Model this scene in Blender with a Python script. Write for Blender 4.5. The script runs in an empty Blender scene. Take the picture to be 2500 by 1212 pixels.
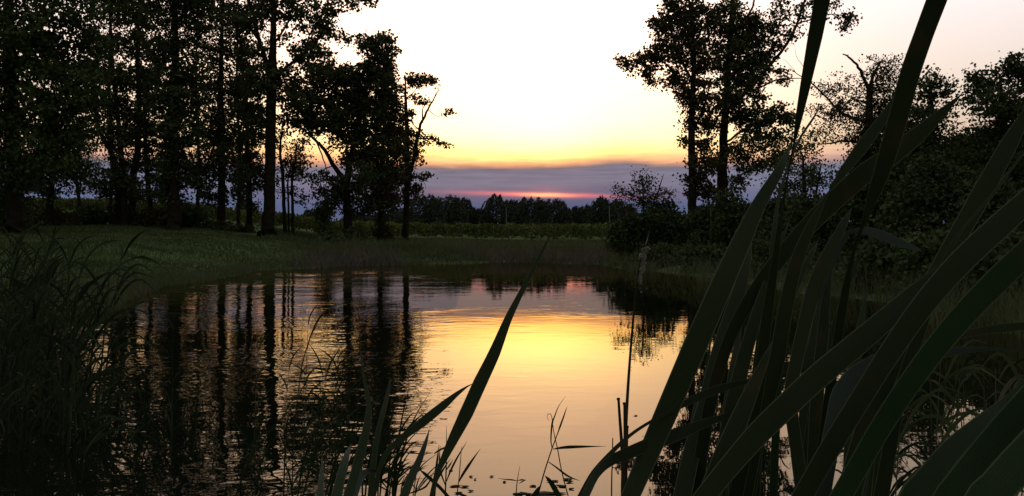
import bpy, math, random
import numpy as np
R = math.radians
SC = bpy.context.scene
COL = SC.collection
F = 2122.0; CX = 1250.0; HY = 588.0; EYE = 1.4      # lens of the place: focal length, centre column and horizon row

# ------------------------------------------------------------------ camera
cam = bpy.data.cameras.new('camera'); camo = bpy.data.objects.new('camera', cam); COL.objects.link(camo)
camo.location = (0, 0, EYE); camo.rotation_euler = (R(90), 0, 0)
cam.sensor_width = 36; cam.lens = 36 * F / 2500; cam.shift_y = -18 / 2500
cam.clip_start = 0.02; cam.clip_end = 9000
SC.camera = camo
SC.view_settings.view_transform = 'Standard'; SC.view_settings.look = 'None'
SC.view_settings.exposure = 0; SC.view_settings.gamma = 1

# ------------------------------------------------------------------ world: dusk sky
W = bpy.data.worlds.new("World"); SC.world = W; W.use_nodes = True
nt = W.node_tree; nt.nodes.clear()
def N(t, **k):
    n = nt.nodes.new(t)
    for a, b in k.items(): setattr(n, a, b)
    return n
def L(a, b): nt.links.new(a, b)
def M(op, a, b=None, c=None):
    n = N('ShaderNodeMath', operation=op)
    for i, v in enumerate((a, b, c)):
        if v is None: continue
        if isinstance(v, (int, float)): n.inputs[i].default_value = v
        else: L(v, n.inputs[i])
    return n.outputs[0]
def ramp(fac, stops, scale):
    n = N('ShaderNodeValToRGB'); cr = n.color_ramp; cr.interpolation = 'LINEAR'
    while len(cr.elements) > 1: cr.elements.remove(cr.elements[-1])
    for i, (p, c) in enumerate(stops):
        e = cr.elements[0] if i == 0 else cr.elements.new(p)
        e.position = p; e.color = (c[0] / scale, c[1] / scale, c[2] / scale, 1)
    L(fac, n.inputs[0])
    v = N('ShaderNodeVectorMath', operation='SCALE'); L(n.outputs[0], v.inputs[0]); v.inputs['Scale'].default_value = scale
    return v.outputs[0]
def vmix(f, a, b):
    n = N('ShaderNodeMix', data_type='RGBA', clamp_factor=True); L(f, n.inputs['Factor'])
    L(a, n.inputs['A']); L(b, n.inputs['B']); return n.outputs['Result']
def vadd(a, b):
    n = N('ShaderNodeVectorMath', operation='ADD'); L(a, n.inputs[0]); L(b, n.inputs[1]); return n.outputs[0]
def vscale(a, f):
    n = N('ShaderNodeVectorMath', operation='SCALE')
    if isinstance(a, tuple): n.inputs[0].default_value = a
    else: L(a, n.inputs[0])
    if isinstance(f, (int, float)): n.inputs['Scale'].default_value = f
    else: L(f, n.inputs['Scale'])
    return n.outputs[0]
tc = N('ShaderNodeTexCoord')
nrm = N('ShaderNodeVectorMath', operation='NORMALIZE'); L(tc.outputs['Generated'], nrm.inputs[0])
sx = N('ShaderNodeSeparateXYZ'); L(nrm.outputs[0], sx.inputs[0])
elev = M('MULTIPLY', M('ARCSINE', sx.outputs[2]), 57.2958)
az = M('MULTIPLY', M('ARCTAN2', sx.outputs[0], sx.outputs[1]), 57.2958)
SUNAZ = 1.9
daz = M('ABSOLUTE', M('SUBTRACT', az, SUNAZ))
# noise in (azimuth, elevation): long thin streaks
cv = N('ShaderNodeCombineXYZ'); L(M('MULTIPLY', az, 0.16), cv.inputs[0]); L(M('MULTIPLY', elev, 1.3), cv.inputs[1])
nz = N('ShaderNodeTexNoise'); nz.inputs['Scale'].default_value = 1.0; nz.inputs['Detail'].default_value = 5; nz.inputs['Roughness'].default_value = .55
L(cv.outputs[0], nz.inputs['Vector'])
cv2 = N('ShaderNodeCombineXYZ'); L(M('MULTIPLY', az, 0.3), cv2.inputs[0])
nz2 = N('ShaderNodeTexNoise'); nz2.inputs['Scale'].default_value = 1.0; nz2.inputs['Detail'].default_value = 3
L(cv2.outputs[0], nz2.inputs['Vector'])
nA = M('SUBTRACT', nz.outputs[0], .5); nB = M('SUBTRACT', nz2.outputs[0], .5)
ew = M('ADD', elev, M('ADD', M('MULTIPLY', nA, .36), M('MULTIPLY', nB, .30)))
# a low hump of cloud to the right of the sun
hump = M('POWER', 2.71828, M('MULTIPLY', M('POWER', M('DIVIDE', M('SUBTRACT', az, 6.5), 2.4), 2), -1))
ew = M('SUBTRACT', ew, M('MULTIPLY', hump, .28))
fe = M('DIVIDE', ew, 40)
def st(l): return [(e / 40, c) for e, c in l]
near = ramp(fe, st([(0, (.085, .095, .18)), (2.2, (.105, .115, .21)), (3.2, (.20, .15, .21)), (3.6, (.24, .20, .26)),
                    (4.5, (.23, .195, .255)), (4.75, (.27, .19, .20)), (4.9, (.80, .38, .21)), (5.2, (1.35, .62, .26)), (5.7, (1.9, 1.08, .38)),
                    (6.5, (2.2, 1.5, .66)), (7.6, (2.4, 1.62, .88)), (9, (2.4, 1.62, 1.0)), (12, (2.3, 1.55, 1.10)), (16, (2.2, 1.6, 1.22)),
                    (24, (1.2, 1.0, .95)), (40, (.3, .3, .34))]), 4)
far = ramp(fe, st([(0, (.085, .12, .235)), (2.5, (.12, .165, .30)), (4.6, (.195, .22, .31)), (4.9, (.26, .23, .28)), (5.3, (.52, .36, .34)),
                   (6.5, (.66, .50, .42)), (9, (.80, .68, .58)), (14, (1.0, .90, .90)), (20, (.66, .62, .66)), (40, (.22, .24, .32))]), 4)
g = M('POWER', 2.71828, M('MULTIPLY', M('POWER', M('DIVIDE', M('ADD', M('MULTIPLY', M('MAXIMUM', M('SUBTRACT', az, SUNAZ), 0), 1.0), M('MULTIPLY', M('MAXIMUM', M('SUBTRACT', SUNAZ, az), 0), .62)), 15.5), 2), -1))
col = vmix(g, far, near)
# tight yellow glow just above the cloud bank, where the sun went down
gl = M('MULTIPLY', M('POWER', 2.71828, M('MULTIPLY', M('POWER', M('DIVIDE', daz, 5.5), 2), -1)),
       M('POWER', 2.71828, M('MULTIPLY', M('POWER', M('DIVIDE', M('SUBTRACT', elev, 6.9), 1.9), 2), -1)))
above = M('SMOOTH_MIN', M('MAXIMUM', M('MULTIPLY', M('SUBTRACT', ew, 4.95), 1.6), 0), 1, .2)
col = vadd(col, vscale((1.2, .85, .12), M('MULTIPLY', gl, above)))
# wisps: ragged streaks inside and along the top of the bank
cv3 = N('ShaderNodeCombineXYZ'); L(M('MULTIPLY', az, .35), cv3.inputs[0]); L(M('MULTIPLY', elev, 4.5), cv3.inputs[1])
nz3 = N('ShaderNodeTexNoise'); nz3.inputs['Scale'].default_value = 1.0; nz3.inputs['Detail'].default_value = 6; nz3.inputs['Distortion'].default_value = .6; L(cv3.outputs[0], nz3.inputs['Vector'])
bandw = M('POWER', 2.71828, M('MULTIPLY', M('POWER', M('DIVIDE', M('SUBTRACT', elev, 4.9), 1.3), 2), -1))
col = vscale(col, M('SUBTRACT', 1, M('MULTIPLY', M('MULTIPLY', M('MINIMUM', M('MAXIMUM', M('MULTIPLY', M('SUBTRACT', nz3.outputs[0], .48), 4), -.5), 1), bandw), .20)))
# red slit under the cloud
slc = M('SUBTRACT', M('SUBTRACT', M('SUBTRACT', elev, 3.02), M('MULTIPLY', nB, .22)), M('MULTIPLY', M('SUBTRACT', az, 1.9), -.028))
sl = M('POWER', 2.71828, M('MULTIPLY', M('POWER', M('DIVIDE', slc, .15), 2), -1))
w1 = M('POWER', 2.71828, M('MULTIPLY', M('POWER', M('DIVIDE', M('ABSOLUTE', M('SUBTRACT', az, 1.9)), 4.6), 2), -1))
w2 = M('POWER', 2.71828, M('MULTIPLY', M('POWER', M('DIVIDE', M('ABSOLUTE', M('SUBTRACT', az, 2.2)), 1.5), 2), -1))
col = vadd(col, vscale((.85, .10, .03), M('MULTIPLY', sl, w1)))
col = vadd(col, vscale((.7, .42, .05), M('MULTIPLY', M('POWER', sl, 1.5), w2)))
sl3 = M('POWER', 2.71828, M('MULTIPLY', M('POWER', M('DIVIDE', M('SUBTRACT', slc, .25), .35), 2), -1))
col = vadd(col, vscale((.14, .02, .02), M('MULTIPLY', sl3, w2)))
# real sky overhead and behind the camera
sky = N('ShaderNodeTexSky', sky_type='NISHITA'); sky.sun_disc = False; sky.sun_elevation = R(2.5); sky.sun_rotation = R(SUNAZ)
ovh = M('MINIMUM', M('MAXIMUM', M('MULTIPLY', M('SUBTRACT', elev, 30), 1 / 25), 0), 1)
skyc = vadd(vscale(sky.outputs[0], .09), vscale((.34, .37, .34), ovh))
hf = M('SUBTRACT', 1, M('MULTIPLY', M('SUBTRACT', daz, 38), 1 / 50)); hf = M('MINIMUM', M('MAXIMUM', hf, 0), 1)
vf = M('SUBTRACT', 1, M('MULTIPLY', M('SUBTRACT', elev, 22), 1 / 22)); vf = M('MINIMUM', M('MAXIMUM', vf, 0), 1)
col = vmix(M('MULTIPLY', hf, vf), skyc, col)
bg = N('ShaderNodeBackground'); bg.inputs[1].default_value = 1.0; L(col, bg.inputs[0])
wo = N('ShaderNodeOutputWorld'); L(bg.outputs[0], wo.inputs[0])

# ------------------------------------------------------------------ sun (veiled by the cloud bank)
sl_ = bpy.data.lights.new('sun', 'SUN'); sl_.energy = .003; sl_.angle = R(12); sl_.color = (1, .62, .22)
so = bpy.data.objects.new('sun', sl_); COL.objects.link(so)
so.rotation_euler = (R(90 - 6.5), 0, R(180 - SUNAZ))

# ------------------------------------------------------------------ helpers
def P(px, py, d): return np.array([(px - CX) / F * d, d, EYE + (HY - py) / F * d])
class MB:
    def __init__(s): s.V = []; s.Q = []; s.n = 0; s.A = []
    def add(s, V, Q, A=None):
        V = np.asarray(V, float).reshape(-1, 3); Q = np.asarray(Q, int).reshape(-1, 4)
        s.V.append(V); s.Q.append(Q + s.n); s.n += len(V)
        s.A.append(np.zeros(len(V)) if A is None else np.asarray(A, float))
    def build(s, name, mat, parent=None, smooth=False, attr=None):
        me = bpy.data.meshes.new(name)
        V = np.concatenate(s.V); Q = np.concatenate(s.Q)
        o = bpy.data.objects.new(name, me)
        if parent is not None:
            V = V - np.array(parent['_o']); o.parent = parent
        else:
            c = V.mean(0); c[2] = V[:, 2].min(); o.location = c; V = V - c
        me.vertices.add(len(V)); me.vertices.foreach_set('co', V.ravel().astype(np.float32))
        me.loops.add(Q.size); me.loops.foreach_set('vertex_index', Q.ravel().astype(np.int32))
        me.polygons.add(len(Q)); me.polygons.foreach_set('loop_start', (np.arange(len(Q)) * 4).astype(np.int32))
        if smooth: me.polygons.foreach_set('use_smooth', np.ones(len(Q), bool))
        if attr:
            a = me.attributes.new(attr, 'FLOAT', 'POINT'); a.data.foreach_set('value', np.concatenate(s.A).astype(np.float32))
        me.update(calc_edges=True); me.materials.append(mat); COL.objects.link(o)
        return o
    def tube(s, pts, rad, n=6, cap=True):
        pts = np.asarray(pts, float); k = len(pts); rad = np.asarray(rad, float)
        t = np.gradient(pts, axis=0); t /= np.linalg.norm(t, axis=1)[:, None] + 1e-9
        ref = np.array([0, 1, 0.]) if abs(t[0][1]) < .8 else np.array([1., 0, 0])
        u = np.cross(t, ref); u /= np.linalg.norm(u, axis=1)[:, None] + 1e-9; v = np.cross(t, u)
        a = np.arange(n) / n * 2 * math.pi
        ring = (u[:, None, :] * np.cos(a)[None, :, None] + v[:, None, :] * np.sin(a)[None, :, None]) * rad[:, None, None] + pts[:, None, :]
        V = ring.reshape(-1, 3)
        i = np.arange(k - 1)[:, None] * n; j = np.arange(n)[None, :]; j2 = (j + 1) % n
        Q = np.stack([i + j, i + j2, i + n + j2, i + n + j], -1).reshape(-1, 4)
        s.add(V, Q)
        if cap:
            c = pts[-1] + t[-1] * rad[-1] * .3; b = V[-n:]
            V2 = np.concatenate([b, [c]]); m = n // 2
            s.add(V2, [[2 * q, (2 * q + 1) % n, (2 * q + 2) % n, n] for q in range(m)])
def smooth_path(pts, sub=5):
    pts = np.asarray(pts, float)
    if len(pts) < 3: 
        t = np.linspace(0, 1, sub + 1)[:, None]; return pts[0] * (1 - t) + pts[-1] * t
    ext = np.vstack([2 * pts[0] - pts[1], pts, 2 * pts[-1] - pts[-2]]); out = []
    for i in range(len(pts) - 1):
        p0, p1, p2, p3 = ext[i:i + 4]
        for q in range(sub):
            t = q / sub
            out.append(.5 * ((2 * p1) + (-p0 + p2) * t + (2 * p0 - 5 * p1 + 4 * p2 - p3) * t * t + (-p0 + 3 * p1 - 3 * p2 + p3) * t ** 3))
    out.append(pts[-1]); return np.array(out)
DK = 19.5; LK = 1.10
def leaves(mb, C, length, width, rng, droop=.3, dirn=None, spread=1.0):
    n = len(C)
    u = rng.normal(size=(n, 3)); 
    if dirn is not None: u = u * spread + np.array(dirn) 
    u[:, 2] -= droop
    u /= np.linalg.norm(u, axis=1)[:, None]
    w = np.cross(u, rng.normal(size=(n, 3))); w /= np.linalg.norm(w, axis=1)[:, None] + 1e-9
    nn = np.cross(u, w)
    s = rng.uniform(.6, 1.25, n)[:, None]
    L_ = u * s * length * .5; Wd = w * s * width * .5
    V = np.stack([C - L_, C + Wd - L_ * .1 + nn * s * width * .15, C + L_, C - Wd - L_ * .1 + nn * s * width * .15], 1).reshape(-1, 3)
    mb.add(V, np.arange(4 * n).reshape(-1, 4))
def tag(o, label=None, cat=None, group=None, kind=None):
    if label: o['label'] = label
    if cat: o['category'] = cat
    if group: o['group'] = group
    if kind: o['kind'] = kind
    return o
def thing(name, loc, label, cat, group=None):
    o = bpy.data.objects.new(name, None); COL.objects.link(o); o.location = loc; o.empty_display_size = .2
    o['_o'] = [float(v) for v in loc]
    return tag(o, label, cat, group)

# ------------------------------------------------------------------ materials
def mat(name, c1, c2, scale=2.0, rough=.8, spec=.2, trans=0.0, bump=0.0, c3=None, detail=4):
    m = bpy.data.materials.new(name); m.use_nodes = True; t = m.node_tree; b = t.nodes['Principled BSDF']
    b.inputs['Roughness'].default_value = rough; b.inputs['Specular IOR Level'].default_value = spec if spec > .15 else 0.0
    tcn = t.nodes.new('ShaderNodeTexCoord'); no = t.nodes.new('ShaderNodeTexNoise'); no.inputs['Scale'].default_value = scale; no.inputs['Detail'].default_value = detail
    t.links.new(tcn.outputs['Object'], no.inputs['Vector'])
    cr = t.nodes.new('ShaderNodeValToRGB'); e = cr.color_ramp.elements
    e[0].position = .35; e[0].color = (*c1, 1); e[1].position = .68; e[1].color = (*c2, 1)
    if c3: q = e.new(.5); q.color = (*c3, 1)
    t.links.new(no.outputs['Fac'], cr.inputs[0]); t.links.new(cr.outputs[0], b.inputs['Base Color'])
    if bump:
        bm = t.nodes.new('ShaderNodeBump'); bm.inputs['Strength'].default_value = bump; bm.inputs['Distance'].default_value = .05
        n2 = t.nodes.new('ShaderNodeTexNoise'); n2.inputs['Scale'].default_value = scale * 6; t.links.new(tcn.outputs['Object'], n2.inputs['Vector'])
        t.links.new(n2.outputs['Fac'], bm.inputs['Height']); t.links.new(bm.outputs[0], b.inputs['Normal'])
    if trans:
        tr = t.nodes.new('ShaderNodeBsdfTranslucent'); t.links.new(cr.outputs[0], tr.inputs['Color'])
        mx = t.nodes.new('ShaderNodeMixShader'); mx.inputs[0].default_value = trans
        o = t.nodes['Material Output']; t.links.new(b.outputs[0], mx.inputs[1]); t.links.new(tr.outputs[0], mx.inputs[2]); t.links.new(mx.outputs[0], o.inputs[0])
    return m
m_bark = mat('bark', (.024, .019, .014), (.052, .043, .033), 3, .9, .1, bump=.8)
m_leaf = mat('leaf_maple', (.078, .084, .044), (.12, .13, .060), .6, .75, .1, .08)
m_leafd = mat('leaf_dark', (.068, .078, .038), (.11, .122, .056), .5, .75, .1, .06)
m_leafb = mat('leaf_brown', (.078, .068, .038), (.115, .098, .052), .7, .75, .1, .1)
m_leafg = mat('leaf_green', (.066, .086, .036), (.105, .13, .052), .5, .75, .1, .08)
m_leaff = mat('leaf_far', (.060, .062, .046), (.090, .090, .062), .12, .85, .1)
m_vine = mat('leaf_vine', (.105, .12, .038), (.18, .19, .058), .35, .8, .1, .1)
m_weed = mat('weed', (.11, .11, .06), (.16, .135, .09), .25, .85, .1, .25, c3=(.13, .145, .07))
m_fieldg = mat('field_grass', (.095, .105, .050), (.135, .145, .068), .3, .9, .05)
m_weedp = mat('weed_purple', (.14, .105, .10), (.20, .15, .145), .4, .85, .1, .1)
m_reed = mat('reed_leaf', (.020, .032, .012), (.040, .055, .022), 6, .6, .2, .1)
m_reeddry = mat('reed_dry', (.085, .075, .048), (.14, .12, .08), 8, .7, .2, .1)
m_stalk = mat('stalk_dead', (.05, .035, .022), (.09, .065, .04), 8, .8, .1)
m_fluff = mat('seed_fluff', (.34, .31, .25), (.62, .58, .50), 30, .95, .0, .2, bump=.6)
m_post = mat('post_wood', (.16, .15, .14), (.26, .25, .23), 4, .8, .1)
m_float = mat('floating_leaf', (.03, .028, .015), (.06, .05, .03), 10, .7, .2)
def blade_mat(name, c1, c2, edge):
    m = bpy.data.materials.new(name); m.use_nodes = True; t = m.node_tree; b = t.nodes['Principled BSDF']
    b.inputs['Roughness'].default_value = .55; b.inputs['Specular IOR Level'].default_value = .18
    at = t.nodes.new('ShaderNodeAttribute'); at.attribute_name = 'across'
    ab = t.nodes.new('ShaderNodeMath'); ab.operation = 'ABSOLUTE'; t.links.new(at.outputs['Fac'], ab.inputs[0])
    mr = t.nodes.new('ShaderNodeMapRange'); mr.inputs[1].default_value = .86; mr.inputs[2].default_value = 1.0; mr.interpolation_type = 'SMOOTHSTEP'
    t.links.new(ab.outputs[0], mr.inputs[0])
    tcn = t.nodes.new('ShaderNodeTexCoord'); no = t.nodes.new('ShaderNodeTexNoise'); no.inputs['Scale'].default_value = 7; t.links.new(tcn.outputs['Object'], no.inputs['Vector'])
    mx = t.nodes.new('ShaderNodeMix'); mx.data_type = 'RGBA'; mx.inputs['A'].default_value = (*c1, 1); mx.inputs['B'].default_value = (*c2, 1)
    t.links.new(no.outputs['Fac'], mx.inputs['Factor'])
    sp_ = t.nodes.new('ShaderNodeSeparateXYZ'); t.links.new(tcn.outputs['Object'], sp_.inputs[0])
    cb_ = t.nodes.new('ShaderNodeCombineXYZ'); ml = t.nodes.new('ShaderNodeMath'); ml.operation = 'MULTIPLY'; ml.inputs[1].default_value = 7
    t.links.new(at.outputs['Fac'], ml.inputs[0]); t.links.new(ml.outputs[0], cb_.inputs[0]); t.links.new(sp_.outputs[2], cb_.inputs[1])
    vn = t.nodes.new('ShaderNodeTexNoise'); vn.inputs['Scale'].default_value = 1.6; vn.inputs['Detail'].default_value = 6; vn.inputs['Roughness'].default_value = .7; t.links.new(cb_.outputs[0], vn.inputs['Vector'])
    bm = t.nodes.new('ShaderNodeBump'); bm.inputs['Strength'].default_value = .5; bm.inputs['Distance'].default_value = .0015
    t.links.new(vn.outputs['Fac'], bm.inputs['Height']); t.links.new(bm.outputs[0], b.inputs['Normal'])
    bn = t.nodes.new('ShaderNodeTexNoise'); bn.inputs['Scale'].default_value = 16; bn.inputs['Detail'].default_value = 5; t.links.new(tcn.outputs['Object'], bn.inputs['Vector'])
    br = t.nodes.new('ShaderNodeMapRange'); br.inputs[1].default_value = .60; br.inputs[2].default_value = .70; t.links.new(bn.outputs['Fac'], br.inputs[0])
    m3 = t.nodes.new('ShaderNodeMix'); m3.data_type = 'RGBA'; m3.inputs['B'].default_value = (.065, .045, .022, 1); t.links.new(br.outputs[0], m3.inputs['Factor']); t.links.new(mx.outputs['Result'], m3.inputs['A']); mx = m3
    m2 = t.nodes.new('ShaderNodeMix'); m2.data_type = 'RGBA'; m2.inputs['B'].default_value = (*edge, 1)
    t.links.new(mr.outputs[0], m2.inputs['Factor']); t.links.new(mx.outputs['Result'], m2.inputs['A'])
    t.links.new(m2.outputs['Result'], b.inputs['Base Color'])
    tr = t.nodes.new('ShaderNodeBsdfTranslucent'); t.links.new(m2.outputs['Result'], tr.inputs['Color'])
    ms = t.nodes.new('ShaderNodeMixShader'); ms.inputs[0].default_value = .08
    o = t.nodes['Material Output']; t.links.new(b.outputs[0], ms.inputs[1]); t.links.new(tr.outputs[0], ms.inputs[2]); t.links.new(ms.outputs[0], o.inputs[0])
    return m
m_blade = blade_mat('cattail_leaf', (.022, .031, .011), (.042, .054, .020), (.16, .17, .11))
m_bladep = blade_mat('cattail_leaf_underside', (.055, .064, .058), (.085, .096, .088), (.17, .18, .14))

# ------------------------------------------------------------------ terrain
COLS = {  # column -> (distance, image row of the ground there)
 -900: [(6, 1100), (9, 900), (30, 600), (60, 560), (110, 530), (300, 505)],
 0:    [(9, 985), (14, 800), (22, 690), (50, 566), (75, 545), (110, 520), (250, 508)],
 250:  [(15, 800), (19.5, 738), (27, 655), (38, 600), (52, 562), (75, 545), (110, 520), (250, 508)],
 450:  [(22, 745), (29, 688), (36, 636), (46, 590), (58, 563), (80, 550), (105, 533), (250, 520)],
 650:  [(34, 690), (42, 659), (48, 622), (56, 588), (64, 575), (80, 570), (100, 558), (250, 535)],
 850:  [(42, 668), (49, 648), (55, 620), (64, 598), (78, 588), (95, 583), (150, 572), (250, 556)],
 1000: [(45, 665), (52, 645), (60, 612), (72, 590), (90, 587), (100, 586), (250, 558)],
 1250: [(48, 658), (57, 640), (65, 618), (75, 603), (90, 592), (100, 590), (250, 558)],
 1450: [(44, 665), (51, 646), (58, 620), (75, 603), (90, 592), (100, 590), (250, 558)],
 1560: [(36, 680), (42, 660), (50, 622), (60, 595), (90, 580), (250, 556)],
 1750: [(28, 700), (34, 675), (42, 632), (55, 590), (90, 570), (250, 550)],
 2000: [(20, 745), (24, 711), (32, 650), (50, 585), (90, 560), (250, 545)],
 2300: [(14, 810), (17, 762), (25, 680), (50, 590), (90, 560), (250, 545)],
 2600: [(11, 870), (13, 816), (20, 720), (50, 600), (90, 560), (250, 540)],
 3600: [(6, 1100), (8, 950), (20, 720), (50, 600), (90, 560), (250, 540)]}
ck = sorted(COLS); LD = np.linspace(math.log(2), math.log(3500), 220); TB = []
for k in ck:
    ds = [1.5, COLS[k][0][0] * .8] + [d for d, y in COLS[k]] + [500, 4000]
    zs = [-.75, -.55] + [max(-.35, EYE + (HY - y) / F * d) if i == 0 else EYE + (HY - y) / F * d for i, (d, y) in enumerate(COLS[k])]
    zl = zs[-1]; zs += [zl + .4, zl - 2]
    TB.append(np.interp(np.exp(LD), ds, zs))
TB = np.array(TB); ckf = np.array(ck, float)
def vnoise(x, y, s, seed=0):
    x = np.asarray(x) * s + seed * 17.3; y = np.asarray(y) * s - seed * 9.1
    return (np.sin(x + 1.7 * np.sin(y * .7)) + np.sin(y * 1.3 + 1.1 * np.sin(x * .9)) + .5 * np.sin(2.3 * x - 1.9 * y)) / 2.5
def gz(x, y):
    x = np.atleast_1d(np.asarray(x, float)); y = np.atleast_1d(np.asarray(y, float))
    yy = np.maximum(y, .3); px = np.clip(CX + F * x / yy, ckf[0], ckf[-1])
    dd = np.clip(np.log(np.maximum(np.hypot(yy, 0), 2.0)), LD[0], LD[-1])
    # wide of the frame, use true distance so that the pond closes round on itself
    ci = np.clip(np.searchsorted(ckf, px) - 1, 0, len(ck) - 2); cf = (px - ckf[ci]) / (ckf[ci + 1] - ckf[ci]); cf = cf * cf * (3 - 2 * cf)
    di = (dd - LD[0]) / (LD[1] - LD[0]); d0 = np.clip(di.astype(int), 0, len(LD) - 2); df = di - d0
    z = (TB[ci, d0] * (1 - cf) + TB[ci + 1, d0] * cf) * (1 - df) + (TB[ci, d0 + 1] * (1 - cf) + TB[ci + 1, d0 + 1] * cf) * df
    r = np.hypot(x, y)
    z = z + vnoise(x, y, .9) * .03 * np.clip(r / 20, .3, 1.5) + vnoise(x, y, .22, 3) * .05 * np.clip(r / 30, 0, 2)
    # near bank under the viewer's feet, and land behind
    nb = np.clip((1.55 - y) / .9, 0, 1); nb = nb * nb * (3 - 2 * nb)
    zb = .12 + .03 * np.clip(-y, 0, 40) + .04 * vnoise(x, y, 1.3, 5)
    side = np.clip((np.abs(x) - 7) / 6, 0, 1) * np.clip((8 - y) / 6, 0, 1)
    nb = np.maximum(nb, side)
    return z * (1 - nb) + zb * nb
def gz1(x, y): return float(gz(x, y)[0])
ang = np.concatenate([np.linspace(-40, 40, 400), np.linspace(41, 319, 120)]); ang = np.radians(ang)
rad = np.concatenate([[.01], np.geomspace(.6, 4000, 300)])
A, RR = np.meshgrid(ang, rad); X = RR * np.sin(A); Y = RR * np.cos(A); Z = gz(X.ravel(), Y.ravel())
na = len(ang); nr = len(rad)
V = np.stack([X.ravel(), Y.ravel(), Z], 1)
i = np.arange(nr - 1)[:, None] * na; j = np.arange(na)[None, :]; j2 = (j + 1) % na
Q = np.stack([i + j, i + j2, i + na + j2, i + na + j], -1).reshape(-1, 4)
m_ground = mat('grass_ground', (.085, .105, .046), (.145, .180, .080), .35, .95, .0, bump=.6, c3=(.10, .118, .050), detail=8)
mb = MB(); mb.add(V, Q); o = mb.build('ground', m_ground, smooth=True); tag(o, kind='structure')

# ------------------------------------------------------------------ water
m_water = bpy.data.materials.new('water'); m_water.use_nodes = True; t = m_water.node_tree; b = t.nodes['Principled BSDF']
b.inputs['Base Color'].default_value = (.006, .008, .005, 1); b.inputs['Roughness'].default_value = .02; b.inputs['IOR'].default_value = 1.33
fr = t.nodes.new('ShaderNodeFresnel'); fr.inputs['IOR'].default_value = 1.34
gls = t.nodes.new('ShaderNodeBsdfGlossy'); gls.inputs['Color'].default_value = (1, .88, .69, 1); gls.inputs['Roughness'].default_value = .015
mxw = t.nodes.new('ShaderNodeMixShader'); t.links.new(fr.outputs[0], mxw.inputs[0]); t.links.new(b.outputs[0], mxw.inputs[1]); t.links.new(gls.outputs[0], mxw.inputs[2])
t.links.new(mxw.outputs[0], t.nodes['Material Output'].inputs[0]); b.inputs['Specular IOR Level'].default_value = 0
geo = t.nodes.new('ShaderNodeNewGeometry')
def wnoise(sx_, sy_, scale, det, dist=0):
    mp = t.nodes.new('ShaderNodeMapping'); mp.inputs['Scale'].default_value = (sx_, sy_, 1); t.links.new(geo.outputs['Position'], mp.inputs[0])
    n = t.nodes.new('ShaderNodeTexNoise'); n.noise_dimensions = '2D'; n.inputs['Scale'].default_value = scale; n.inputs['Detail'].default_value = det; n.inputs['Distortion'].default_value = dist
    t.links.new(mp.outputs[0], n.inputs['Vector']); return n.outputs['Fac']
def tm(op, a, b_):
    n = t.nodes.new('ShaderNodeMath'); n.operation = op
    for q, v in enumerate((a, b_)):
        if isinstance(v, (int, float)): n.inputs[q].default_value = v
        else: t.links.new(v, n.inputs[q])
    return n.outputs[0]
big = wnoise(.45, 1.0, .9, 2, .4); mid = wnoise(.55, 1.0, 4.0, 1, .3); fine = wnoise(.7, 1.0, 11.0, 1)
patch = wnoise(1, 1, .35, 2)
h = tm('ADD', tm('MULTIPLY', big, .0050), tm('ADD', tm('MULTIPLY', mid, .0040), tm('MULTIPLY', fine, .0009)))
sp = t.nodes.new('ShaderNodeSeparateXYZ'); t.links.new(geo.outputs['Position'], sp.inputs[0])
# the breeze reaches the left of the pond more than the middle
lf = t.nodes.new('ShaderNodeMapRange'); t.links.new(tm('DIVIDE', sp.outputs[0], tm('MAXIMUM', sp.outputs[1], 1)), lf.inputs[0])
lf.inputs[1].default_value = -.16; lf.inputs[2].default_value = -.06; lf.inputs[3].default_value = 1.35; lf.inputs[4].default_value = .24
h = tm('MULTIPLY', h, tm('MULTIPLY', lf.outputs[0], tm('MAXIMUM', .35, tm('MULTIPLY', tm('SUBTRACT', patch, .30), 4.2))))
bmp = t.nodes.new('ShaderNodeBump'); bmp.inputs['Strength'].default_value = 1.0; bmp.inputs['Distance'].default_value = 1.0
t.links.new(h, bmp.inputs['Height']); t.links.new(bmp.outputs[0], b.inputs['Normal']); t.links.new(bmp.outputs[0], fr.inputs['Normal']); t.links.new(bmp.outputs[0], gls.inputs['Normal'])
mb = MB(); xs = np.linspace(-60, 60, 25); ys = np.linspace(.2, 75, 25); XX, YY = np.meshgrid(xs, ys)
k = np.arange(24)[:, None] * 25 + np.arange(24)[None, :]
mb.add(np.stack([XX.ravel(), YY.ravel(), np.zeros(XX.size)], 1), np.stack([k, k + 1, k + 26, k + 25], -1).reshape(-1, 4))
o = mb.build('pond_water', m_water); tag(o, kind='structure')

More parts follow.
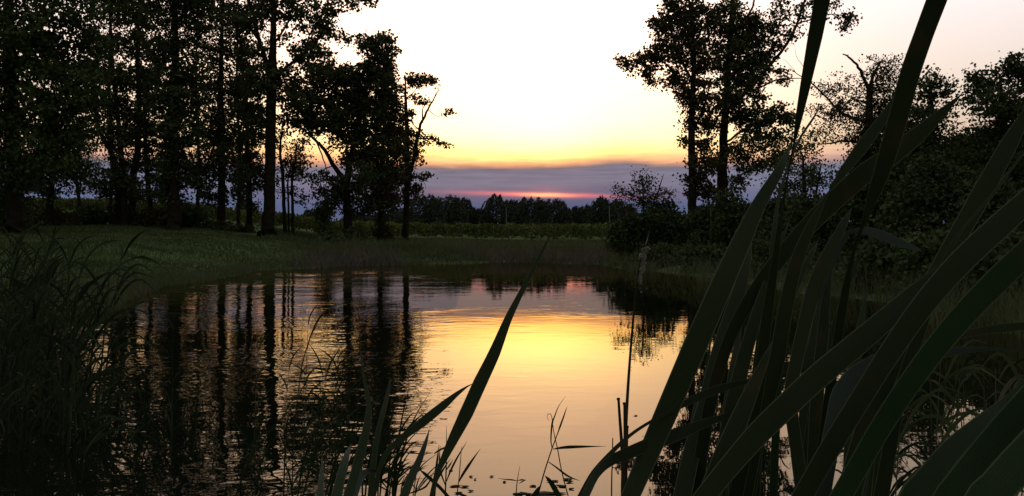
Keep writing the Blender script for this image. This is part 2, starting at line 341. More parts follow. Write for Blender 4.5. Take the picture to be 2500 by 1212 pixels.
# ------------------------------------------------------------------ trees
def tree(name, label, d, trunks, blobs, seed, leaf=.21, dens=1.0, m=None, cat='tree', group=None, ncl=26, bark=None, sig=.30, droop=.3, dirn=None, limbs=()):
    """trunks / limbs: lists of (px, py, width_px[, depth offset]); blobs: (px, py, rx, ry[, density])"""
    rng = np.random.default_rng(seed); s = d / F
    b0 = P(trunks[0][0][0], trunks[0][0][1], d) if trunks else P(blobs[0][0], blobs[0][1], d)
    zb = gz1(b0[0], b0[1]); root = thing(name, (b0[0], b0[1], zb), label, cat, group)
    tb = MB(); nodes = []; nr_ = []
    for ti, tr in enumerate(trunks):
        pp = [P(q[0], q[1], d + (q[3] if len(q) > 3 else 0)) for q in tr]; ww = [q[2] * s * .5 for q in tr]
        zg = gz1(pp[0][0], pp[0][1]) - .1
        if pp[0][2] > zg: pp.insert(0, np.array([pp[0][0], pp[0][1], zg])); ww.insert(0, ww[0] * 1.15)
        pth = smooth_path(pp, 6); rr = np.interp(np.linspace(0, 1, len(pth)), np.linspace(0, 1, len(ww)), ww)
        pth[1:-1] += rng.normal(size=(len(pth) - 2, 3)) * rr[1:-1, None] * .07
        flare = np.ones(len(rr)); flare[0] = 1.5; flare[1] = 1.18
        if ti == 0: rr = rr * flare
        tb.tube(pth, rr, 9)
        for a, b_ in zip(pth[len(pth) // 5:], rr[len(pth) // 5:]): nodes.append(a); nr_.append(b_)
    if tb.n: tb.build('trunk', bark or m_bark, root, True)
    bb = MB()
    for tr in limbs:
        pp = [P(q[0], q[1], d + (q[3] if len(q) > 3 else 0)) for q in tr]; ww = [q[2] * s * .5 for q in tr]
        pth = smooth_path(pp, 4); rr = np.interp(np.linspace(0, 1, len(pth)), np.linspace(0, 1, len(ww)), ww)
        pth[1:-1] += rng.normal(size=(len(pth) - 2, 3)) * rr[1:-1, None] * .3
        bb.tube(pth, rr, 6)
        for a, b_ in zip(pth, rr): nodes.append(a); nr_.append(b_)
    if not nodes: nodes = [np.array([b0[0], b0[1], zb]), np.array([b0[0], b0[1], zb + .4])]; nr_ = [.06, .05]
    lb = MB(); C_all = []
    if group == GL and d < 76 and leaf > .195 and len(trunks[0]) > 3 and seed not in (1, 11, 15):   # leafy shoots sprouting along the stem
        xs_ = [q[0] for q in trunks[0]][::-1]; ys_ = [q[1] for q in trunks[0]][::-1]
        blobs = list(blobs) + [(float(np.interp(y_, ys_, xs_)) + rng.uniform(-24, 24), y_, rng.uniform(10, 20), rng.uniform(9, 16), .5) for y_ in rng.uniform(170, 485, 14)]
    bl = sorted(blobs, key=lambda q: min(np.hypot(P(q[0], q[1], d)[0] - n_[0], P(q[0], q[1], d)[2] - n_[2]) for n_ in nodes))
    for q in bl:
        px, py, rx, ry = q[:4]; dn = q[4] if len(q) > 4 else 1
        rxm, rym = rx * s * 1.28, ry * s * 1.25; rdm = min(rxm, 2.8) * .9
        off = rng.uniform(-1, 1) * min(2.2, rxm * .8)
        c = P(px, py, d + off); nd = np.array(nodes)
        cost = np.linalg.norm(nd - c, axis=1) + 1.5 * np.maximum(0, nd[:, 2] - c[2] + .2 * np.abs(nd[:, 0] - c[0]))
        k = int(cost.argmin()); a = nd[k]; L_ = np.linalg.norm(c - a)
        if L_ > .5:
            mid = (a + c) / 2 + np.array([0, 0, .10 * L_]) + rng.normal(size=3) * L_ * .06
            pth = smooth_path([a, mid, c], 5); r0 = min(nr_[k] * .7, .02 + .014 * L_); rr = np.linspace(r0, .015, len(pth))
            bb.tube(pth, rr, 5)
            for u_, v_ in zip(pth[2:], rr[2:]): nodes.append(u_); nr_.append(v_)
        nc = max(4, int(dens * dn * rxm * rym * DK))
        dv = rng.normal(size=(nc, 3)); dv /= np.linalg.norm(dv, axis=1)[:, None]; dv *= rng.uniform(.02, 1, nc)[:, None] ** .36
        cc = c + dv * np.array([rxm, rdm, rym]); nd = np.array(nodes[-140:])
        for w in cc[:min(nc, 60)]:
            k2 = int(np.linalg.norm(nd - w, axis=1).argmin()); a2 = nd[k2]
            mid = (a2 + w) / 2 + rng.normal(size=3) * .12
            bb.tube([a2, mid, w], [.016, .011, .005], 3, cap=False)
        n_l = rng.poisson(ncl, nc) + 3
        CC = np.repeat(cc, n_l, 0); CC = CC + rng.normal(size=CC.shape) * np.array([sig, sig, sig * .6])
        C_all.append(CC)
    if bb.n: bb.build('branches', bark or m_bark, root, False)
    CC = np.concatenate(C_all); leaves(lb, CC, leaf * LK, leaf * .78 * LK, rng, droop=droop, dirn=dirn)
    lb.build('crown', m or m_leaf, root)
    return root

GL = 'trees standing on the left bank of the pond'; GR = 'trees standing on the right bank of the pond'
tree('leafy_tree', 'dense dark tree filling the far left edge of the photo above the tall reeds', 46,
     [[(40, 560, 44), (34, 400, 38), (24, 200, 30), (20, 0, 22), (20, -160, 12)]],
     [(30, 60, 80, 80), (130, 70, 70, 80), (60, 200, 95, 90), (150, 230, 70, 75), (30, 340, 80, 80), (120, 350, 75, 60), (205, 120, 45, 60), (40, 430, 60, 40),
      (185, 290, 40, 50), (-60, 150, 90, 120), (-60, 380, 80, 100), (40, -60, 120, 60), (190, 10, 50, 40), (-20, 480, 60, 40, .8), (205, 200, 40, 40)], 1, leaf=.21, dens=.98, m=m_leafg, group=GL)
tree('leafy_tree', 'small dark tree with one thin straight trunk just right of the leftmost dense tree', 60,
     [[(121, 512, 17), (126, 440, 15), (132, 360, 12), (136, 280, 7)]],
     [(105, 425, 50, 26), (165, 420, 38, 26), (60, 445, 45, 20), (140, 380, 55, 30), (160, 330, 40, 28), (25, 440, 30, 26), (200, 455, 22, 12, .7), (90, 460, 35, 12, .7)], 2, dens=1.4, m=m_leafd, group=GL)
tree('feathery_tree', 'slender leaning tree with fine pale feathery leaves against blue dusk sky on the left', 92,
     [[(193, 505, 9), (190, 460, 8), (180, 425, 6), (165, 400, 4), (158, 380, 3)]],
     [(215, 425, 42, 36, .7), (235, 455, 28, 20, .6), (200, 390, 30, 20, .6), (240, 400, 20, 20, .6), (220, 470, 25, 10, .5)], 3, leaf=.14, dens=.8, m=m_leafd, group=GL, ncl=22, sig=.42, droop=-.2)
tree('leafy_tree', 'left trunk of the close trio, bending left beneath a ragged crown', 64,
     [[(289, 498, 15), (286, 440, 14), (275, 380, 13), (250, 335, 11), (236, 290, 9), (232, 200, 6), (240, 120, 4)]],
     [(245, 250, 38, 35), (235, 180, 36, 30, .8), (255, 110, 38, 32, .7), (270, 40, 42, 30, .7), (235, 330, 26, 20, .5), (260, 0, 40, 26, .8), (290, 440, 22, 18, .7), (225, 80, 26, 22, .5), (250, 460, 34, 16, .7), (225, 140, 30, 30, .6)], 4, m=m_leafd, group=GL)
tree('leafy_tree', 'middle trunk of the close trio, rising straight into a broken crown', 62,
     [[(303, 498, 14), (300, 425, 13), (292, 330, 12), (281, 230, 10), (272, 110, 8), (268, -30, 5)]],
     [(300, 330, 40, 26), (310, 270, 34, 28), (290, 180, 36, 30), (310, 100, 40, 34, .8), (320, 30, 40, 30), (300, -20, 50, 26), (260, 430, 34, 18, .8), (275, 385, 26, 16, .5)], 5, m=m_leaf, group=GL)
tree('leafy_tree', 'right trunk of the close trio, leaning right with leaf clumps hanging low', 66,
     [[(322, 498, 17), (325, 440, 16), (337, 350, 14), (339, 225, 12), (335, 130, 9), (342, 0, 6)]],
     [(350, 300, 32, 28), (375, 240, 36, 32), (345, 190, 34, 28), (360, 120, 42, 34), (370, 50, 40, 34), (350, -10, 44, 26), (345, 400, 28, 22, .7), (370, 360, 26, 20, .7), (330, 465, 26, 16, .6)], 6, m=m_leaf, group=GL)
tree('leafy_tree', 'thin tree with low foliage between the close trio and the shaggy trunk', 70,
     [[(367, 498, 12), (359, 425, 11), (355, 350, 10), (352, 270, 8), (356, 180, 5)]],
     [(375, 440, 24, 16, .8), (385, 475, 26, 14, .8), (340, 470, 20, 12, .6), (395, 470, 22, 14, .8), (390, 400, 30, 26, .8), (380, 330, 28, 24, .7), (370, 160, 30, 26, .6)], 7, m=m_leafd, group=GL)
tree('leafy_tree', 'thick shaggy trunk wrapped in leaves under a wide dark crown', 60,
     [[(425, 528, 32), (425, 460, 26), (424, 380, 26), (420, 260, 22), (428, 120, 16), (424, -60, 9)]],
     [(430, 440, 34, 30), (420, 380, 34, 34), (440, 320, 42, 36), (420, 260, 44, 36), (460, 250, 40, 30, 1.2), (430, 190, 48, 38), (410, 120, 44, 34, .8), (450, 80, 44, 36, .8), (420, 20, 46, 34, .8),
      (480, 30, 40, 34, .8), (440, -30, 70, 30), (430, 485, 28, 18, .8), (395, 460, 22, 18, .6), (470, 160, 36, 30, .7)], 8, dens=1.25, m=m_leafd, group=GL)
tree('leafy_tree', 'straight tall tree with leaves hanging in tiers, second left of the largest trunk', 66,
     [[(540, 545, 21), (541, 470, 18), (541, 380, 17), (539, 230, 14), (541, 100, 10), (545, -40, 6)]],
     [(500, 425, 36, 22), (485, 460, 30, 20, .8), (575, 420, 30, 20, .8), (530, 375, 44, 24), (500, 330, 40, 24, .8), (570, 330, 36, 26, .8), (530, 280, 44, 28, .8), (495, 220, 38, 26, .7), (560, 215, 40, 28, .8),
      (520, 150, 44, 30, .7), (570, 120, 36, 30, .8), (525, 70, 46, 34, .7), (575, 30, 36, 30, .8), (520, 0, 50, 30, .8), (525, 480, 22, 10, .6), (500, 485, 30, 14, .8), (570, 465, 26, 14, .7), (475, 400, 30, 26, .8), (590, 480, 16, 12, .5)], 9, m=m_leaf, group=GL)
tree('leafy_tree', 'short leafy tree immediately left of the largest trunk with foliage around its stem', 72,
     [[(609, 560, 16), (609, 470, 13), (606, 400, 12), (603, 300, 9), (600, 220, 5)]],
     [(605, 460, 22, 20, .7), (590, 430, 24, 20, .8), (625, 420, 28, 24), (600, 370, 36, 28), (615, 310, 36, 32), (590, 250, 36, 32), (620, 500, 16, 14, .5), (600, 200, 34, 26, .9)], 10, dens=1.2, m=m_leafd, group=GL)
tree('tall_forked_tree', 'tallest tree with the thickest bare trunk, forking high up at the lawn edge', 63,
     [[(655, 577, 35), (657, 500, 28), (659, 400, 26), (661, 280, 25), (663, 180, 24), (667, 100, 16), (668, 0, 12), (672, -140, 7)]],
     [(625, 40, 40, 34, .8), (590, 60, 34, 30, .8), (700, 20, 40, 34, .7), (765, 70, 34, 26, .8), (800, 40, 36, 28, .8), (845, 0, 36, 16, .8), (905, -2, 12, 8, .6), (735, 120, 38, 26, .8), (600, 130, 40, 34, .9), (705, 180, 36, 26, .9),
      (640, 200, 40, 34), (690, 90, 22, 24, .4), (740, 20, 34, 26, .7), (820, 85, 20, 14, .7), (770, 130, 30, 22, .9), (620, 270, 40, 34, .9), (700, 240, 34, 30), (640, -30, 60, 30), (730, -40, 70, 30), (840, 100, 12, 8, .5)],
     11, leaf=.24, dens=.95, m=m_leaf, group=GL,
     limbs=[[(660, 190, 15), (648, 150, 13), (632, 100, 11), (620, 40, 9), (596, -30, 7)], [(664, 185, 9), (700, 165, 8), (745, 130, 7), (790, 75, 5), (840, 15, 3), (900, 0, 2)],
             [(630, 95, 7), (605, 60, 6), (580, 10, 4)], [(667, 110, 6), (700, 60, 5), (740, 10, 3)]])
tree('young_tree', 'cluster of three thin young stems just right of the largest trunk', 68,
     [[(696, 566, 10), (693, 500, 9), (690, 430, 8), (684, 370, 6), (690, 300, 3)], [(705, 566, 5), (704, 500, 5), (703, 440, 4), (712, 400, 3)], [(715, 566, 8), (714, 500, 7), (713, 440, 6), (722, 380, 4)]],
     [(715, 380, 28, 18), (735, 400, 20, 22), (725, 350, 22, 14, .8), (705, 420, 28, 20, .8), (740, 425, 16, 14, .6), (690, 470, 18, 12, .5), (725, 470, 18, 12, .5), (735, 490, 14, 8, .5), (680, 340, 22, 24, .8), (700, 300, 26, 18, .7), (672, 430, 14, 20, .5)],
     12, leaf=.18, dens=1.1, m=m_leafd, group=GL)
tree('maple_tree', 'big dense maple with a trunk that curves left, its crown peaking over the pond', 70,
     [[(850, 565, 19), (848, 500, 18), (846, 450, 18), (858, 380, 15), (872, 300, 13), (890, 220, 10), (915, 150, 7), (925, 100, 4)], [(846, 480, 15), (838, 440, 13), (815, 405, 11), (795, 370, 9), (772, 345, 7), (742, 318, 4)]],
     [(800, 190, 46, 26), (755, 235, 46, 36), (845, 235, 46, 46), (905, 120, 26, 22), (942, 100, 20, 18), (925, 165, 32, 34), (945, 220, 24, 34), (895, 260, 50, 46), (800, 280, 46, 34), (850, 320, 46, 34), (895, 370, 46, 44),
      (780, 170, 40, 16), (860, 190, 40, 26), (735, 290, 34, 26), (760, 320, 24, 10, .8), (880, 440, 42, 34), (900, 490, 40, 24, .9), (820, 480, 26, 20, .8), (800, 500, 22, 12, .9), (780, 430, 24, 18, .5), (775, 465, 18, 12, .4),
      (890, 100, 14, 12, .8), (950, 150, 16, 30), (820, 360, 20, 14, .4), (870, 515, 34, 14, .8)], 13, leaf=.24, dens=1.25, m=m_leaf, group=GL,
     limbs=[[(772, 345, 4), (790, 390, 3), (800, 430, 2), (790, 470, 1.5)], [(815, 405, 3), (785, 420, 2.5), (782, 470, 1.5)]])
tree('maple_tree', 'second maple with a thin dark trunk merging into the right side of the big maple', 72,
     [[(927, 575, 13), (930, 500, 12), (932, 430, 11), (936, 330, 9), (945, 250, 6)]],
     [(945, 320, 30, 34), (955, 260, 20, 30), (960, 380, 22, 36), (935, 410, 34, 36), (955, 450, 28, 28), (925, 470, 34, 28), (945, 500, 26, 18), (965, 340, 16, 26)], 14, leaf=.24, dens=1.3, m=m_leafb, group=GL)
tree('maple_tree', 'slim tree at the right end of the left row with a bare forked limb', 76,
     [[(989, 588, 18), (991, 540, 15), (993, 470, 14), (994, 400, 13), (993, 320, 11), (990, 240, 7), (990, 195, 3)]],
     [(1018, 198, 22, 15), (1042, 198, 16, 11), (1032, 187, 14, 8), (1005, 190, 14, 10, .7), (1000, 240, 16, 8, .8), (1028, 246, 18, 7), (985, 280, 18, 18, .8), (980, 225, 12, 8, .6), (997, 290, 16, 14, .8), (985, 330, 20, 18), (1015, 335, 14, 10, .9), (1045, 343, 20, 9, .9), (1085, 352, 13, 5, .8),
      (1000, 375, 20, 18), (1020, 395, 14, 10, .8), (985, 420, 20, 24), (1035, 430, 14, 9, .9), (1005, 455, 16, 15, .9), (1025, 470, 12, 7, .7), (985, 480, 18, 16, .9), (1090, 276, 11, 3, .7), (1010, 360, 18, 14)],
     15, leaf=.22, dens=1.35, m=m_leafb, group=GL, ncl=20, sig=.24,
     limbs=[[(997, 440, 10), (1010, 390, 9), (1018, 345, 8), (1028, 305, 7), (1045, 268, 5), (1060, 240, 3), (1072, 218, 1.2)], [(1032, 300, 4), (1031, 275, 3.5), (1034, 262, 2), (1048, 245, 1)],
             [(1025, 320, 4), (1012, 308, 2.5), (1005, 300, 1)], [(1020, 340, 4), (1050, 340, 3), (1080, 350, 2), (1103, 354, 1)], [(1045, 268, 2), (1070, 285, 1.5), (1100, 273, 1)], [(1060, 240, 2), (1066, 226, 1), (1088, 210, .8)],
             [(992, 240, 3), (1010, 225, 2), (1030, 200, 1)], [(998, 440, 4), (1020, 430, 3), (1045, 445, 1.2)], [(1020, 430, 2), (1035, 445, 1), (1040, 462, .8)]])
# ---- right bank
tree('maple_tree', 'left twin tall tree with a leafy branch stretching left over open sky', 54,
     [[(1690, 515, 22), (1690, 420, 19), (1688, 320, 17), (1691, 240, 14), (1694, 160, 11), (1690, 80, 8), (1680, -20, 5)]],
     [(1665, 35, 44, 36), (1612, 62, 22, 26), (1640, 10, 22, 12, .8), (1640, 120, 44, 34), (1605, 128, 26, 10, .8), (1590, 150, 34, 16, .9), (1545, 148, 30, 10, .9), (1532, 156, 20, 14, .6), (1570, 176, 30, 9, .7), (1595, 200, 22, 10, .6), (1640, 190, 30, 22, .8),
      (1700, 60, 44, 44), (1700, 140, 40, 40, .9), (1670, 215, 28, 26, .7), (1700, 220, 32, 30, .7), (1680, 262, 22, 20, .7), (1710, 300, 30, 26, .7), (1705, 355, 30, 24, .7), (1672, 345, 8, 10, .6), (1718, 400, 34, 22, .9), (1700, 440, 32, 24), (1720, 470, 34, 18), (1725, 260, 30, 28, .7)],
     21, leaf=.18, dens=2.0, m=m_leafb, group=GR, ncl=24, sig=.24,
     limbs=[[(1690, 240, 9), (1660, 200, 7), (1630, 160, 5), (1600, 145, 4), (1560, 145, 2.5), (1515, 152, 1.2)], [(1691, 200, 7), (1650, 120, 5), (1635, 50, 3.5), (1625, 5, 2)], [(1688, 330, 6), (1720, 260, 5), (1735, 200, 3)], [(1660, 200, 3), (1620, 195, 2.5), (1590, 205, 1)]])
tree('tall_forked_tree', 'right twin tall tree, thicker trunk with long thin limb reaching up right', 56,
     [[(1762, 540, 30), (1762, 460, 26), (1766, 360, 21), (1771, 270, 18), (1777, 180, 15), (1783, 80, 11), (1790, -60, 7)]],
     [(1780, 50, 44, 44), (1825, 100, 36, 44), (1780, 140, 40, 40), (1832, 60, 22, 26), (1830, 180, 40, 36), (1790, 215, 42, 34), (1852, 230, 20, 14, .8), (1800, 270, 44, 26), (1865, 130, 22, 22, .8), (1880, 70, 28, 24, .55), (1905, 30, 28, 20, .55),
      (1925, 75, 22, 22, .5), (1900, 110, 18, 12, .7), (1950, 30, 28, 16, .5), (1985, 10, 24, 12, .5), (2035, 20, 18, 12, .45), (2058, 44, 20, 9, .5), (2080, 38, 12, 7, .5), (2068, 66, 10, 10, .5), (1860, 165, 26, 20, .9), (1905, 176, 12, 6, .7), (1912, 198, 7, 5, .5), (1845, 300, 40, 28, .9), (1900, 275, 30, 22, .9),
      (1925, 300, 20, 18, .8), (1825, 350, 34, 24, .7), (1880, 340, 36, 22, .8), (1790, 385, 30, 20, .6), (1835, 400, 34, 24, .8), (1895, 385, 26, 22, .9), (1745, 310, 24, 24, .6), (1790, 450, 30, 16, .7), (1745, 400, 22, 20, .6)],
     22, leaf=.19, dens=1.9, m=m_leaf, group=GR, ncl=24, sig=.25,
     limbs=[[(1773, 270, 9), (1830, 215, 9), (1875, 165, 8), (1915, 115, 7), (1945, 60, 6), (1968, -10, 4)], [(1830, 225, 5), (1860, 212, 4.5), (1890, 197, 4), (1920, 193, 3), (1955, 192, 2), (1985, 200, 1.2)],
             [(1945, 60, 4), (1990, 45, 3), (2030, 35, 2.5), (2080, 45, 1.5)], [(1880, 160, 3.5), (1885, 110, 3), (1900, 60, 2)], [(2030, 35, 2), (2060, 55, 1.5), (2070, 80, 1)], [(1783, 90, 6), (1832, 30, 5), (1845, -20, 4)], [(1768, 350, 6), (1830, 310, 5), (1900, 285, 3)]])
tree('dying_tree', 'half bare tree with thin pale leaves and a dead crooked limb pointing up left', 47,
     [[(2112, 520, 34), (2102, 430, 28), (2108, 370, 24), (2120, 300, 20), (2124, 230, 13), (2130, 190, 8), (2150, 150, 4)]],
     [(2050, 215, 40, 26, .5), (2000, 215, 18, 22, .35), (2150, 150, 30, 16, .5), (2175, 165, 26, 22, .5), (2120, 170, 20, 18, .3), (2020, 275, 36, 24, .55), (2075, 290, 36, 26, .8), (2010, 320, 30, 14, .6), (2060, 335, 34, 12, .8), (2165, 220, 34, 40, 1.2), (2150, 290, 40, 44, 1.4), (2120, 340, 30, 30, 1.3), (2200, 260, 26, 40, 1.2),
      (2150, 400, 60, 50, 1.4), (2080, 430, 30, 26, .9), (2105, 230, 24, 24, .6), (2070, 250, 28, 22, .5)],
     23, leaf=.115, dens=2.6, m=m_leafb, group=GR, ncl=26, sig=.22,
     limbs=[[(2124, 240, 10), (2112, 200, 9), (2100, 175, 8), (2088, 155, 6), (2072, 140, 5), (2057, 132, 2.5)], [(2115, 300, 8), (2060, 280, 7), (2025, 245, 5), (1995, 215, 4), (1968, 195, 3), (1945, 180, 2), (1925, 165, 1)],
             [(2105, 355, 6), (2085, 346, 5.5), (2055, 345, 5), (2030, 350, 4), (1998, 352, 2)], [(1968, 195, 2), (1962, 165, 1.5), (1945, 140, 1), (1940, 110, .7)], [(1962, 165, 1), (1975, 135, .8), (1968, 110, .6)], [(1945, 180, 1.2), (1920, 150, .8), (1910, 145, .6)], [(2072, 140, 2), (2070, 133, 1.5)]])
tree('bushy_tree', 'low bushy tree with airy top under the dying tree, behind the near cattails', 43,
     [[(1965, 500, 10), (1962, 440, 8), (1960, 380, 5)], [(1990, 500, 7), (1998, 440, 5), (2005, 400, 3)]],
     [(1950, 365, 34, 28, .9), (1985, 365, 26, 26, .6), (1930, 400, 40, 30, 1.2), (1990, 405, 34, 26, .6), (2020, 440, 18, 16, .9), (1940, 450, 50, 30, 1.3), (2000, 455, 34, 20, .6), (1980, 335, 18, 16, .5), (1950, 330, 20, 16, .6), (1985, 440, 26, 20, .5)],
     24, leaf=.12, dens=1.5, m=m_leafg, group=GR, sig=.22)
tree('leafy_tree', 'dark tree with a small pointed top between the two foreground blades on the right', 44,
     [[(2270, 560, 24), (2272, 400, 20), (2275, 280, 13), (2270, 200, 6)]],
     [(2270, 180, 14, 16, .8), (2290, 205, 26, 20, .8), (2250, 215, 26, 24, .9), (2305, 235, 22, 22, .9), (2260, 260, 38, 24, .9), (2300, 290, 34, 20, .8), (2240, 300, 40, 26), (2280, 340, 60, 30, 1.3), (2220, 370, 50, 40, 1.4), (2310, 400, 60, 40, 1.4)],
     25, leaf=.15, dens=1.9, m=m_leafd, group=GR, sig=.22)
tree('leafy_tree', 'broad dark tree cut off by the right edge of the photo', 40,
     [[(2460, 600, 30), (2455, 420, 24), (2450, 300, 17), (2440, 200, 9)]],
     [(2378, 190, 22, 18), (2400, 215, 34, 24), (2440, 190, 40, 26), (2485, 180, 30, 24), (2488, 142, 20, 9, .8), (2465, 150, 10, 6, .6), (2440, 250, 60, 30, 1.2), (2385, 280, 30, 20, .5), (2410, 320, 40, 20, .6), (2485, 300, 50, 50, 1.4), (2400, 380, 60, 40, 1.5), (2480, 400, 60, 50, 1.5), (2540, 250, 50, 90, 1.3), (2375, 240, 24, 16, .7)],
     26, leaf=.15, dens=1.9, m=m_leafd, group=GR, sig=.22)
tree('willow_shrub', 'airy pale-leaved willow shrub standing alone at the centre right skyline', 47,
     [[(1572, 540, 6), (1570, 480, 4), (1568, 430, 2)], [(1590, 540, 5), (1600, 480, 3), (1612, 462, 1.5)]],
     [(1570, 424, 16, 14, .6), (1555, 450, 26, 16, .7), (1590, 448, 24, 18, .8), (1520, 462, 18, 11, .7), (1545, 478, 34, 12, 1.0), (1600, 474, 30, 13, .9), (1510, 480, 12, 8, .6), (1575, 470, 34, 16, 1.0), (1632, 470, 12, 8, .5), (1560, 500, 46, 16, 1.2), (1610, 497, 40, 14, 1.1)],
     27, leaf=.115, dens=1.7, m=m_leafb, cat='shrub', ncl=15, sig=.20, droop=-.6)

# ------------------------------------------------------------------ shrubs
def shrub(label, px, py, rx, ry, d, seed, m=None, leaf=.16, dens=1.5, name='shrub', cat='shrub', group=None, dirn=None, droop=.1):
    rng = np.random.default_rng(seed); bl = []
    n = 7
    for q in range(n):
        a = rng.uniform(0, 2 * math.pi); r = rng.uniform(.2, .62)
        bl.append((px + rx * r * math.cos(a), py - ry * r * math.sin(a) * .9, rx * rng.uniform(.3, .55), ry * rng.uniform(.3, .5), dens))
    bl.append((px, py + ry * .35, rx * .8, ry * .55, dens))
    b0 = P(px, py, d); zg = gz1(b0[0], b0[1]); ybase = HY - (zg - EYE) * F / d
    bl.append((px, min(ybase - ry * .2, py + ry * 1.1), rx * .9, max(ry * .5, abs(ybase - py) * .45), dens))
    return tree(name, label, d, [[(px, ybase, 5), (px + 3, py, 3)], [(px - rx * .3, ybase, 4), (px - rx * .4, py, 2)]], bl, seed, leaf=leaf, m=m or m_leafd, cat=cat, group=group, ncl=24, sig=.24, droop=droop, dirn=dirn)
tree('leafy_tree', 'dark tree closing the gap between the dying tree and the pointed tree', 52,
     [[(2185, 560, 20), (2183, 420, 16), (2180, 330, 10)]], [(2180, 330, 50, 40), (2150, 400, 60, 50), (2230, 420, 60, 60), (2120, 460, 60, 50), (2280, 450, 60, 50), (2330, 430, 60, 60), (2200, 500, 100, 40)], 28, leaf=.16, dens=2.0, m=m_leafd, group=GR)
tree('leafy_tree', 'dark tree behind the slanting blades near the right edge', 50,
     [[(2400, 560, 20), (2398, 440, 16), (2395, 350, 10)]], [(2400, 350, 50, 40), (2360, 420, 60, 60), (2450, 420, 60, 60), (2500, 380, 60, 60), (2420, 490, 110, 50)], 29, leaf=.16, dens=2.0, m=m_leafg, group=GR)
GS = 'shrubs crowding the right bank'
for k, (lab, px, py, rx, ry, d) in enumerate([
    ('rounded dark shrub below the airy willow shrub', 1540, 545, 46, 46, 49),
    ('broad dark shrub at the foot of the left twin tree', 1630, 540, 60, 50, 47),
    ('low shrub leaning over the water below the broad dark shrub', 1610, 615, 60, 30, 42),
    ('tall dark shrub between the twin tree trunks', 1725, 545, 50, 50, 45),
    ('shrub at the foot of the right twin tree', 1800, 520, 60, 64, 42),
    ('low waterside shrub behind the longest leaning cattail blade', 1730, 625, 70, 38, 37),
    ('large shrub right of the twin trees behind the cattails', 1900, 515, 80, 70, 38),
    ('low waterside shrub deep behind the middle cattail blades', 1880, 635, 80, 50, 31),
    ('tall shrub under the dying tree', 2010, 545, 80, 80, 33),
    ('low shrub over dark water behind the crossing blades', 2030, 655, 80, 60, 26),
    ('large dark shrub right of the dying tree trunk', 2130, 500, 80, 90, 30),
    ('low dark shrub behind the bent cattail leaf', 2160, 650, 90, 80, 22),
    ('tall dark shrub under the pointed tree', 2260, 470, 90, 90, 28),
    ('low shrub behind the widest blades at right', 2300, 640, 100, 90, 20),
    ('tall shrub under the broad tree at the right edge', 2400, 480, 90, 100, 27),
    ('low shrub at the right edge of the photo', 2440, 660, 100, 100, 17),
    ('shrub cut off by the right edge above the cattails', 2530, 560, 80, 110, 21)]):
    shrub(lab, px, py, rx, ry, d, 100 + k, m=[m_leafd, m_leafg, m_leafd][k % 3], leaf=.11 + d * .0013, group=GS, dens=2.3)
for k, (lab, x0, tr_) in enumerate([('thin dark tree filling the gaps behind the close trio of trunks', 262, 270), ('thin dark tree behind and left of the straight tall tree', 470, 482), ('thin dark tree behind the gap left of the largest trunk', 575, 582)]):
    rb = random.Random(40 + k); bl_ = []
    for yy in range(-20, 480, 46):
        for xx in (-52, 0, 52): bl_.append((x0 + xx + rb.uniform(-14, 14), yy + rb.uniform(-14, 14), 30, 26, rb.choice([.2, .4, .55, .7])))
    tree('leafy_tree', lab, 82, [[(tr_, 505, 9), (tr_ + 3, 380, 8), (tr_ - 4, 200, 6), (tr_ + 2, 20, 3)]], bl_, 40 + k, leaf=.19, dens=.5, m=m_leafd, group=GL)
GU = 'undergrowth along the back of the lawn'
for k, (lab, px, py, rx, ry, d) in enumerate([
    ('dark hedge shrub at the far left behind the reeds', 20, 510, 70, 45, 52),
    ('low undergrowth shrub below the second tree from the left', 120, 530, 60, 22, 62),
    ('low undergrowth shrub at the left end of the lawn edge', 225, 530, 50, 26, 66),
    ('undergrowth shrub at the foot of the close trio of trunks', 310, 525, 56, 30, 66),
    ('undergrowth shrub left of the thick shaggy trunk', 385, 527, 42, 28, 64),
    ('undergrowth shrub right of the thick shaggy trunk', 465, 525, 44, 28, 64),
    ('undergrowth shrub at the foot of the straight tall tree', 530, 548, 40, 17, 66),
    ('small undergrowth shrub left of the largest trunk', 598, 560, 36, 13, 70),
    ('round bush in front of the curved maple trunk', 800, 585, 38, 30, 64),
    ('dark bush at the foot of the curved maple', 860, 580, 34, 30, 67),
    ('round bush at the foot of the second maple', 935, 562, 24, 26, 72),
    ('small dark bush hanging under the curved maple limb', 790, 515, 24, 24, 80)]):
    shrub(lab, px, py, rx, ry, d, 200 + k, m=[m_leafd, m_leafb, m_leafg][k % 3], leaf=.19, group=GU, dens=1.2)

# ------------------------------------------------------------------ far tree line behind the vineyard
GF = 'trees in the line behind the vineyard'
ft = [('leftmost dark tree of the far line, rounded and leaning', 1035, 505, 34, 30, 240), ('wide rounded far tree right of the leftmost one', 1085, 505, 38, 28, 245), ('far tree with thin drooping right side', 1125, 512, 26, 26, 250),
      ('lowest dip of the far tree line', 1165, 530, 26, 18, 250), ('far tree with a flat windswept top under the red strip', 1210, 508, 28, 30, 240), ('far tree right of the windswept one', 1255, 518, 24, 28, 250),
      ('highest middle far tree under the bright red glow', 1295, 512, 32, 30, 240), ('far tree with jagged plume tops right of the glow', 1345, 515, 32, 28, 245), ('low far tree in the dip right of the glow', 1395, 528, 30, 22, 250),
      ('small far tree left of the tall pale post', 1430, 525, 24, 22, 250), ('far tree with pointed plumes beside the tall pale post', 1467, 512, 26, 28, 235), ('far tree half hidden by the airy willow shrub', 1510, 520, 30, 28, 240),
      ('far tree at the left end partly behind the slim tree', 975, 530, 40, 18, 240), ('far tree seen through the maple trunks', 900, 535, 50, 14, 245)]
